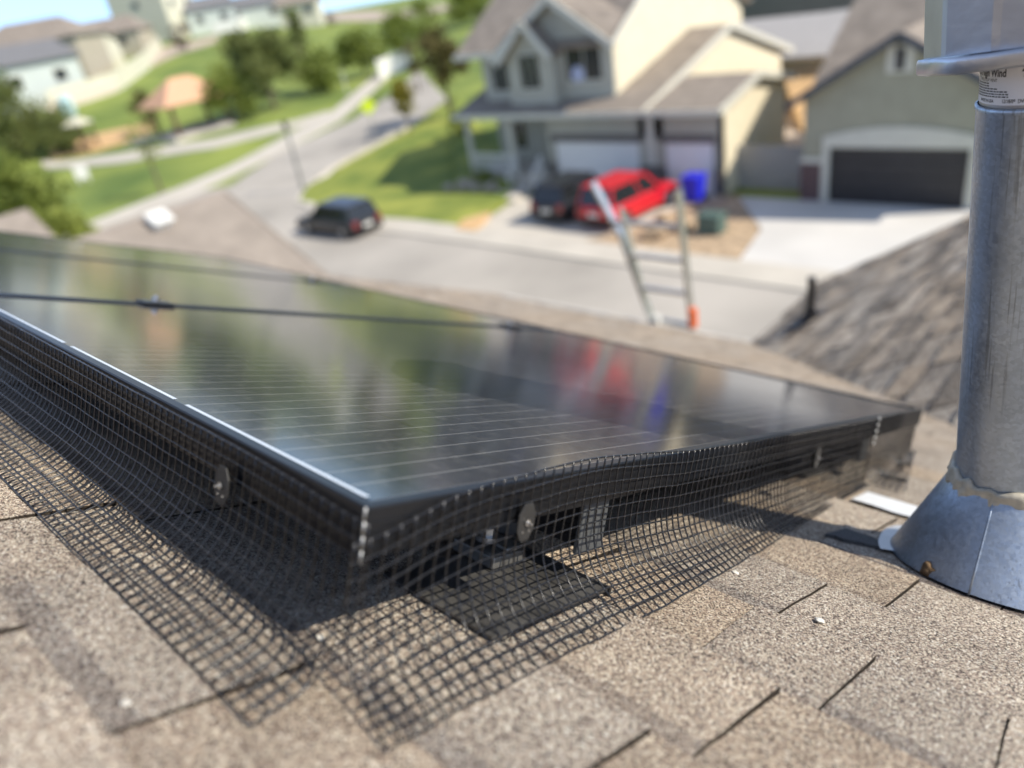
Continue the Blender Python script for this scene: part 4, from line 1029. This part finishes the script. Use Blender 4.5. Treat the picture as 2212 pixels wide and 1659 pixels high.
run_wall("retaining_wall", "beige block retaining wall stepping up the hill below the tan houses", "wall", WALLP, 1.2, .5, mat("beige_block", (.60, .52, .43), .9, 0, .1, 2))
run_wall("vinyl_fence", "cream vinyl fence on top of the beige retaining wall", "fence", [(x + .9, y + .6) for x, y in WALLP], 2.3, .12, M_CREAM)
run_wall("white_fence", "bright white fence section above the lawn near the hilltop", "fence", P((468, 78), (520, 70), (566, 55)), 2.3, .15, M_WTRIM)
run_wall("white_fence", "white fence beside the sidewalk at the top of the side street", "fence", P((822, 172), (860, 155), (892, 143)), 1.9, .15, M_WTRIM)
b = MB()
for k in range(16): b.box(30.6, 30.66, 12.1 + k * .215, 12.1 + k * .215 + .2, GZ, GZ + 1.8)
b.box(30.58, 30.68, 12.08, 15.5, GZ + 1.75, GZ + 1.85); b.build("side_fence", mat("grey_fence", (.36, .35, .33), .7, 0, .08, 3))
tag(bpy.data.objects["side_fence"], "grey vinyl fence closing the gap between the two garages", "fence")
b = MB(); b.slab([(38, 12.9, GZ), (38, 15.4, GZ), (46, 20.5, -7.4), (46, 15.5, -7.4)], 1.5); o = b.build("soil_mound", M_SAND); tag(o, "orange sunlit soil bank behind the grey fence", "soil bank")

# ------------------------------------------------------------------ trees
def leafmat(name, c1, c2):
    M_ = bpy.data.materials.new(name); nt, p = nodes(M_); tc = nt.nodes.new("ShaderNodeTexCoord")
    n1 = nt.nodes.new("ShaderNodeTexNoise"); n1.inputs['Scale'].default_value = 1.1; n1.inputs['Detail'].default_value = 5; L(nt, tc.outputs['Object'], n1.inputs['Vector'])
    r = nt.nodes.new("ShaderNodeValToRGB"); r.color_ramp.elements[0].position = .35; r.color_ramp.elements[1].position = .65
    r.color_ramp.elements[0].color = (*c1, 1); r.color_ramp.elements[1].color = (*c2, 1); L(nt, n1.outputs[0], r.inputs[0]); L(nt, r.outputs[0], p.inputs['Base Color'])
    p.inputs['Roughness'].default_value = .6; p.inputs['Specular IOR Level'].default_value = .25
    tr = nt.nodes.new("ShaderNodeBsdfTranslucent"); L(nt, r.outputs[0], tr.inputs[0]); mx = nt.nodes.new("ShaderNodeMixShader"); mx.inputs[0].default_value = .42
    out = nt.nodes["Material Output"]; L(nt, p.outputs[0], mx.inputs[1]); L(nt, tr.outputs[0], mx.inputs[2]); L(nt, mx.outputs[0], out.inputs[0]); return M_
LM = dict(dark=leafmat("leaf_dark", (.14, .165, .05), (.23, .26, .085)), mid=leafmat("leaf_mid", (.15, .19, .035), (.26, .31, .065)), lite=leafmat("leaf_light", (.20, .25, .045), (.34, .38, .09)),
          brown=leafmat("leaf_bronze", (.11, .10, .035), (.19, .165, .06)), yel=leafmat("leaf_yellow", (.20, .19, .02), (.32, .28, .03)), purple=leafmat("leaf_purple", (.05, .025, .03), (.09, .04, .045)), rust=leafmat("leaf_rust", (.2, .06, .03), (.3, .1, .05)))
def tree(lab, x, y, h, rx, crown0, lm, n=1400, leaf=.22, shape='round', seed=0, group="trees in the park", name="tree", trunk_r=None, zb=None, cat="tree"):
    z = G(x, y) if zb is None else zb
    root = empty(name, (x, y, z), lab, cat, group); rnd = random.Random(seed)
    tr = trunk_r or max(.05, h * .022); b = MB(); bend = rnd.uniform(-.3, .3)
    zt = h * .8
    b.tube([(0, 0, -.2), (bend * .3, 0, h * .3), (bend, .1, h * .6), (bend, .2, zt)], [tr, tr * .8, tr * .5, tr * .2], 8)
    for k in range(7):
        a = rnd.uniform(0, 6.28); z0 = h * (crown0 + rnd.uniform(-.02, .35) * (1 - crown0)); l = rx * rnd.uniform(.5, .85)
        b.tube([(bend * .6, .05, z0), (math.cos(a) * l * .5, math.sin(a) * l * .5, z0 + l * .4), (math.cos(a) * l, math.sin(a) * l, z0 + l * .7)], [tr * .4, tr * .25, tr * .1], 5)
    b.build("trunk", M_TRUNK, root)
    # clumps
    cl = []; c0 = h * crown0; ch = h - c0; rx = rx * 1.22
    for k in range(24):
        t = rnd.random() ** (.8); zc = c0 + ch * (.12 + .8 * t)
        if shape == 'cone': rad = rx * (1 - t) * .85
        elif shape == 'column': rad = rx * .78
        else: rad = rx * math.sqrt(max(.05, 1 - (2 * t - 1) ** 2)) * .8
        a = rnd.uniform(0, 6.28); q = rad * math.sqrt(rnd.random())
        cl.append((q * math.cos(a), q * math.sin(a), zc, rx * rnd.uniform(.28, .5)))
    vs = []; fs = []
    for i in range(n):
        c = cl[rnd.randrange(len(cl))]; d = Vector((rnd.gauss(0, 1), rnd.gauss(0, 1), rnd.gauss(0, .8))).normalized() * c[3] * (rnd.random() ** .4) * (1 + .25 * rnd.gauss(0, 1) * .5)
        p = Vector(c[:3]) + d
        u = Vector((rnd.gauss(0, 1), rnd.gauss(0, 1), rnd.gauss(0, 1))).normalized(); w = u.cross(Vector((rnd.gauss(0, 1), rnd.gauss(0, 1), rnd.gauss(0, 1)))).normalized(); s = leaf * rnd.uniform(.6, 1.3)
        k0 = len(vs); vs += [p - u * s, p + w * s * .6, p + u * s, p - w * s * .6]; fs.append((k0, k0 + 1, k0 + 2, k0 + 3))
    me = bpy.data.meshes.new("crown"); me.from_pydata([tuple(v) for v in vs], [], fs); link("crown", me, LM[lm], root)
    return root
def ptree(lab, px, py, toppy, halfw, lm, D=None, **k):
    """tree whose foot is seen at (px, py), whose top is seen at height toppy and whose crown is 2*halfw pixels wide"""
    if D is None: x, y = gp(px, py)
    else:
        q = atD((px, py), D); x, y = q[0], q[1]
    z = G(x, y); dist = math.sqrt(x * x + y * y + z * z); cz = dist * FPX / math.sqrt((px - CX) ** 2 + (py - CY) ** 2 + FPX ** 2)
    h = (py - toppy) * cz / FPX * 1.05; rx = halfw * cz / FPX
    return tree(lab, x, y, h, rx, k.pop('c0', .2), lm, leaf=k.pop('leaf', max(.10, .10 * rx)), **k)
ptree("big dark broad tree standing on the park lawn in the middle", 595, 236, 84, 58, 'dark', n=4200, c0=.0, seed=3, shape='column')
ptree("tall narrow dark conifer behind the big broad tree", 675, 195, 42, 34, 'dark', n=1500, c0=.05, seed=4, shape='cone')
ptree("mid green round tree right of the narrow conifer", 700, 200, 118, 45, 'mid', n=1500, c0=.08, seed=5)
ptree("round green tree above the side street sidewalk", 790, 165, 82, 47, 'mid', n=1600, c0=.08, seed=6)
ptree("light green round tree just left of the top of the side street", 870, 118, 45, 44, 'mid', n=1300, c0=.08, seed=7)
ptree("loose green tree by the upper bend of the side street", 930, 140, 22, 38, 'mid', n=1300, c0=.15, seed=8)
ptree("dark bronze tree at the left corner of the two storey house", 972, 235, 60, 50, 'brown', n=2000, c0=.32, seed=9, D=58, group="trees along the side street")
ptree("young yellow green street tree on the front lawn corner", 888, 290, 185, 24, 'yel', n=800, c0=.35, seed=10, group="trees along the side street", leaf=.14)
ptree("sparse bronze sapling behind the young street tree", 905, 200, 100, 26, 'brown', n=600, c0=.3, seed=20, group="trees along the side street")
ptree("dark olive tree at the left edge above the bright bush", 60, 345, 195, 95, 'dark', n=3000, c0=.06, seed=11, leaf=.3)
ptree("dark bushy tree beside the playground", 150, 335, 255, 42, 'dark', n=1300, c0=.06, seed=12)
ptree("large bright green tree at the left edge in front of the park path", 30, 505, 272, 108, 'mid', n=4200, c0=.05, seed=13, D=48, leaf=.22)
ptree("light green bushes above the neighbour's roof at lower left", 145, 520, 395, 62, 'lite', n=2000, c0=.05, seed=14, D=44, leaf=.16)
ptree("pale green tree right of the orange roofed pavilion", 520, 262, 170, 50, 'mid', n=1700, c0=.12, seed=15)
ptree("pale hazy green tree behind the pavilion tree", 500, 215, 145, 34, 'lite', n=900, c0=.15, seed=16)
ptree("thin sparse sapling with tan trunk on the near park lawn", 352, 420, 270, 30, 'lite', n=260, c0=.4, seed=17, leaf=.12)
ptree("small green tree left of the pavilion with drooping crown", 330, 290, 205, 30, 'brown', n=800, c0=.1, seed=18)
ptree("small dark tree in front of the tall cream house", 400, 112, 55, 22, 'purple', n=700, c0=.1, seed=19)
ptree("tiny dark purple tree on the dry slope at the top", 718, 62, 32, 13, 'purple', n=350, c0=.1, seed=21)
ptree("green tree at the top edge left of the big house gable", 1030, 60, -25, 42, 'mid', n=1300, c0=.05, seed=22, D=120)
ptree("rust coloured small tree beside the dark olive house", 1852, 62, 0, 14, 'rust', n=400, c0=.1, seed=23, D=52, group="trees behind the street")
ptree("dark evergreen bush between the olive house and the cream gable", 1655, 55, 8, 36, 'dark', n=900, c0=.02, seed=24, D=56, group="trees behind the street")
ptree("bright shrub behind the porch end of the two storey house", 985, 235, 175, 26, 'lite', n=600, c0=.05, seed=25, D=52, group="trees along the side street")
ptree("green shrub on the bank above the park slope at the top", 1000, 60, 20, 40, 'lite', n=900, c0=.05, seed=26, D=130)

# ------------------------------------------------------------------ park pavilion, play things, signs
x, y = gp(425, 282); pz = G(x, y); az = math.atan2(y, x)
pav = empty("pavilion", (x, y, pz), "park pavilion with orange hipped roof on brown posts", "pavilion", rz=az - math.pi / 2 + R(25))
b = MB(); W_, D_ = 3.6, 3.0
for sx in (-1, 1):
    for sy in (-1, 1): c = MB(); c.box(sx * 2.7 - .15, sx * 2.7 + .15, sy * 2.1 - .15, sy * 2.1 + .15, 0, 2.9); c.build("post", M_WOOD, pav)
b.slab([(-W_, -D_, 2.8), (W_, -D_, 2.8), (1.0, 0, 4.9), (-1.0, 0, 4.9)], .15); b.slab([(-W_, D_, 2.8), (W_, D_, 2.8), (1.0, 0, 4.9), (-1.0, 0, 4.9)], .15)
b.slab([(W_, -D_, 2.8), (W_, D_, 2.8), (1.0, 0, 4.9)], .15); b.slab([(-W_, -D_, 2.8), (-W_, D_, 2.8), (-1.0, 0, 4.9)], .15); b.build("roof", M_TERRA, pav)
b = MB(); b.box(-W_, W_, -D_, D_, -.3, .12); b.build("slab", M_CONC, pav)
x, y = gp(190, 325); pl = empty("play_structure", (x, y, G(x, y)), "small brown and cream play structure on the wood chip playground", "play structure", rz=.6)
b = MB()
for sx in (-.8, .8):
    for sy in (-.8, .8): b.box(sx - .07, sx + .07, sy - .07, sy + .07, 0, 2.6)
b.build("post", M_WOOD, pl); b = MB(); b.box(-.9, .9, -.9, .9, 1.2, 1.3); b.build("deck", M_WOOD, pl)
b = MB(); b.slab([(-1.1, -1.1, 2.5), (1.1, -1.1, 2.5), (0, 0, 3.3)], .05); b.slab([(1.1, -1.1, 2.5), (1.1, 1.1, 2.5), (0, 0, 3.3)], .05); b.slab([(1.1, 1.1, 2.5), (-1.1, 1.1, 2.5), (0, 0, 3.3)], .05); b.slab([(-1.1, 1.1, 2.5), (-1.1, -1.1, 2.5), (0, 0, 3.3)], .05); b.build("canopy", M_CREAM, pl)
b = MB(); b.bar((.9, 0, 1.25), (2.8, 0, .15), .5, .06); b.build("slide", M_CREAM, pl)
# warning sign
x, y = gp(812, 300); z = G(x, y); ds = math.sqrt(x * x + y * y)
sg = empty("warning_sign", (x, y, z), "fluorescent yellow green diamond warning sign beside the side street", "sign", rz=math.atan2(y, x))
b = MB(); b.tube([(0, 0, -.2), (0, 0, 2.7)], .035, 8); b.build("post", M_ALU, sg)
b = MB(); s_ = .62; b.add([(-.05, 0, 2.3 - s_), (-.05, s_, 2.3), (-.05, 0, 2.3 + s_), (-.05, -s_, 2.3), (-.03, 0, 2.3 - s_), (-.03, s_, 2.3), (-.03, 0, 2.3 + s_), (-.03, -s_, 2.3)], [(0, 1, 2, 3), (7, 6, 5, 4), (0, 4, 5, 1), (1, 5, 6, 2), (2, 6, 7, 3), (3, 7, 4, 0)])
b.build("sign_face", mat("fluorescent_yellow", (.70, .86, .03), .5), sg)
# street lamp
def lamp(px, py, h, lab, r=.07, m_=None):
    x, y = gp(px, py); o = empty("street_lamp", (x, y, G(x, y)), lab, "street lamp", "street lamps along the side street")
    b = MB(); b.tube([(0, 0, 0), (0, 0, .5), (0, 0, h - .4)], [r * 1.8, r, r * .8], 10); b.build("pole", m_ or mat("lamp_grey", (.25, .25, .24), .6, .3), o)
    c = MB(); c.tube([(0, 0, h - .4), (0, 0, h)], [.1, .17], 10); c.tube([(0, 0, h), (0, 0, h + .12)], [.2, .05], 10); c.build("lantern", M_RAIL, o)
lamp(657, 412, 4.1, "slim grey street lamp with dark lantern at the street corner", .10)
lamp(805, 165, 2.6, "small distant lamp post beside the park sidewalk", .05)
lamp(750, 200, 2.6, "pale lamp post on the grass below the round trees", .05, M_WTRIM)
x, y = gp(185, 395); b = MB(); b.box(-.5, .5, -.12, .12, .35, 1.35); b.box(-.4, -.3, -.05, .05, 0, .35); b.box(.3, .4, -.05, .05, 0, .35)
o = b.build("park_sign", M_WTRIM); o.location = (x, y, G(x, y)); o.rotation_euler = (0, 0, math.atan2(y, x) - math.pi / 2); tag(o, "low pale sign board on the grass beside the park path", "sign")
x, y = gp(158, 262); b = MB(); b.tube([(0, 0, 0), (0, 0, .5)], .06, 8); b.tube([(0, 0, .5), (0, 0, 2.2), (0, 0, 2.9)], [.75, .8, .3], 12)
o = b.build("park_bin", mat("pale_teal", (.42, .58, .58), .5)); o.location = (x, y, G(x, y)); tag(o, "pale teal round play panel at the foot of the retaining wall", "play panel")

# ------------------------------------------------------------------ vehicles
def car(lab, x, y, z, rz, col, Lc=4.7, Wc=1.9, Hc=1.75, prof='suv', name="car", plate=True, dark_top=False):
    root = empty(name, (x, y, z), lab, "car", None, rz)
    paint = mat("paint_" + name + str(col), col, .32, .0, .06, 3, coat=.3)
    h0 = .28; hs = Hc * .56; hl, wl = Lc / 2, Wc / 2
    # side profile of the body (x forward)
    body = [(-hl, h0 + .12), (-hl + .03, hs * .95), (-hl + .15, hs + .04), (hl * .38, hs + .02), (hl * .88, hs - .10), (hl, hs - .35), (hl + .02, h0 + .15), (hl - .15, h0), (-hl + .15, h0)]
    b = MB(); n = len(body)
    secs = [(-wl, .10, 0), (-wl + .06, 0, 1), (wl - .06, 0, 1), (wl, .10, 0)]
    vs = []
    for (yy, ins, _) in secs:
        for (px, pz) in body:
            cx_ = px * (1 - ins * .25); cz_ = pz - (ins * .8 if pz > hs - .2 else 0)
            vs.append((cx_, yy, cz_))
    fs = [tuple(range(n)), tuple(range(3 * n, 4 * n))[::-1]]
    for k in range(3):
        for i in range(n): fs.append((k * n + i, (k + 1) * n + i, (k + 1) * n + (i + 1) % n, k * n + (i + 1) % n))
    b.add(vs, fs); bo = b.build("body", paint, root); bevel(bo, .05, 3)
    # greenhouse
    r0, r1 = (-hl + .12, hl * .42); t0, t1 = (-hl + .38, hl * .12)
    b = MB(); w0, w1 = wl - .06, wl - .24; zt = Hc - .06
    b.add([(r0, -w0, hs - .02), (r1, -w0, hs - .02), (r1, w0, hs - .02), (r0, w0, hs - .02), (t0, -w1, zt), (t1, -w1, zt), (t1, w1, zt), (t0, w1, zt)],
          [(0, 1, 5, 4), (1, 2, 6, 5), (2, 3, 7, 6), (3, 0, 4, 7), (4, 5, 6, 7)]); b.build("windows", M_PANE, root)
    b = MB(); b.box(t0 - .04, t1 + .02, -w1 - .03, w1 + .03, zt - .01, zt + .06)
    b.build("roof", paint, root)
    for s in (-1, 1):
        for f in (0, .62, 1.0):
            b = MB(); xa = r0 + (r1 - r0) * f; xb = t0 + (t1 - t0) * f; b.bar((xa, s * w0, hs - .02), (xb, s * w1, zt), .10 if f in (0, 1.0) else .07, .04, (0, 1, 0)); b.build("pillar", paint, root)
    for sx in (-1, 1):
        for sy in (-1, 1):
            xx = sx * hl * .62; wy = sy * (wl - .10)
            t = MB(); t.tube([(xx, wy - .11, .36), (xx, wy + .11, .36)], .36, 24); wh = t.build("wheel", M_TYRE, root)
            q = MB(); q.tube([(xx, wy + sy * .105, .36), (xx, wy + sy * .125, .36)], .22, 16); q.build("rim", M_RIM, wh)
    for s in (-1, 1):
        b = MB(); b.box(-hl - .035, -hl + .06, s * (wl - .22) - .13, s * (wl - .22) + .13, hs - .32, hs + .02); bevel(b.build("tail_light", M_REDL, root), .02)
        b = MB(); b.box(hl - .05, hl + .04, s * (wl - .3) - .2, s * (wl - .3) + .2, hs - .42, hs - .24); b.build("headlight", M_WTRIM, root)
        b = MB(); b.box(hl * .30, hl * .38, s * (wl + .02) - .1, s * (wl + .02) + .1, hs, hs + .14); b.build("mirror", paint, root)
    b = MB(); b.box(-hl - .05, -hl - .005, -.26, .26, hs - .36, hs - .20); b.build("licence_plate", M_WTRIM, root)
    b = MB(); b.box(-hl - .06, -hl + .1, -wl + .08, wl - .08, h0 + .04, h0 + .26); b.build("bumper", M_RAIL, root); b = MB(); b.box(hl - .1, hl + .05, -wl + .08, wl - .08, h0 + .04, h0 + .26); b.build("bumper", M_RAIL, root)
    return root
SZ = -9.66
car("black hatchback parked at the kerb beside the front lawn", 20.3, 31.6, SZ, R(90), (.012, .013, .016), 4.9, 1.85, 1.6, name="parked_car")
car("black car in the driveway in front of the wide white garage door", 26.0, 20.9, SZ + .07, 0, (.015, .017, .022), 4.6, 1.9, 1.65, name="parked_car")
car("bright red car in the driveway beside the black one", 25.9, 18.1, SZ + .07, R(-4), (.62, .015, .025), 4.7, 1.95, 1.75, name="parked_car")
# bin, utility box, rocks
rt_ = empty("wheelie_bin", (28.1, 16.25, GZ + .11), "bright blue wheeled recycling bin beside the red car", "bin"); rt_.scale = (1.25, 1.25, 1.05)
b = MB(); b.add([(-.24, -.24, .05), (.24, -.24, .05), (.24, .24, .05), (-.24, .24, .05), (-.33, -.31, 1.0), (.33, -.31, 1.0), (.33, .31, 1.0), (-.33, .31, 1.0)], [(0, 1, 5, 4), (1, 2, 6, 5), (2, 3, 7, 6), (3, 0, 4, 7), (3, 2, 1, 0), (4, 5, 6, 7)])
M_BLUE = mat("blue_plastic", (.02, .025, .62), .45, 0, .06, 5); bevel(b.build("body", M_BLUE, rt_), .03)
b = MB(); b.box(-.36, .36, -.34, .34, 1.0, 1.09); bevel(b.build("lid", M_BLUE, rt_), .03)
for s in (-1, 1): b = MB(); b.tube([(.26, s * .26, .13), (.26, s * .32, .13)], .13, 14); b.build("wheel", M_TYRE, rt_)
b = MB(); b.box(-.35, .35, -.45, .45, 0, .65); b.box(-.38, .38, -.48, .48, .65, .74); o = b.build("utility_box", mat("utility_green", (.08, .13, .11), .5)); bevel(o, .03); o.location = (24.7, 13.6, GZ + .11); tag(o, "dark green utility box on the rock strip between the driveways", "utility box")
def rock(x, y, r, lab, m_, seed, group):
    bm = bmesh.new(); bmesh.ops.create_icosphere(bm, subdivisions=2, radius=r)
    for v in bm.verts: d = v.co.normalized(); v.co *= 1 + .5 * nz(d.x * 1.5 + seed, d.y * 1.5, d.z * 1.5); v.co.z *= .65
    me = bpy.data.meshes.new("boulder"); bm.to_mesh(me); bm.free(); o = link("boulder", me, m_); o.location = (x, y, G(x, y) + .1 + r * .3); tag(o, lab, "boulder", group)
M_RK = mat("boulder_stone", (.40, .35, .28), .9, 0, .2, 3, .4, 10)
for i, (x, y, r, l) in enumerate([(27.3, 27.6, .45, "pale boulder at the porch step edge of the lawn"), (27.2, 28.7, .38, "grey boulder in the middle of the porch bed"), (27.3, 29.6, .5, "largest boulder at the left end of the porch bed"), (27.0, 30.5, .35, "small boulder at the corner of the shaded lawn"),
                                 (23.6, 15.4, .5, "orange tan boulder on the rock strip beside the red car"), (24.6, 14.8, .42, "tan boulder next to the utility box"), (25.2, 16.0, .38, "small tan boulder behind the red car's tail")]):
    rock(x, y, r, l, M_RK if i < 4 else M_BARK, i * 3.1, "boulders along the porch" if i < 4 else "boulders between the driveways")
for i, (x, y, s) in enumerate([(27.9, 28.3, .5), (28.1, 29.4, .6)]):
    tree(["small green shrub by the porch railing", "taller green shrub at the left end of the porch railing"][i], x, y, 1.0 + .2 * i, s, .02, 'mid', n=350, leaf=.07, seed=40 + i, group="shrubs along the porch", name="shrub", zb=GZ + .1, cat="shrub")
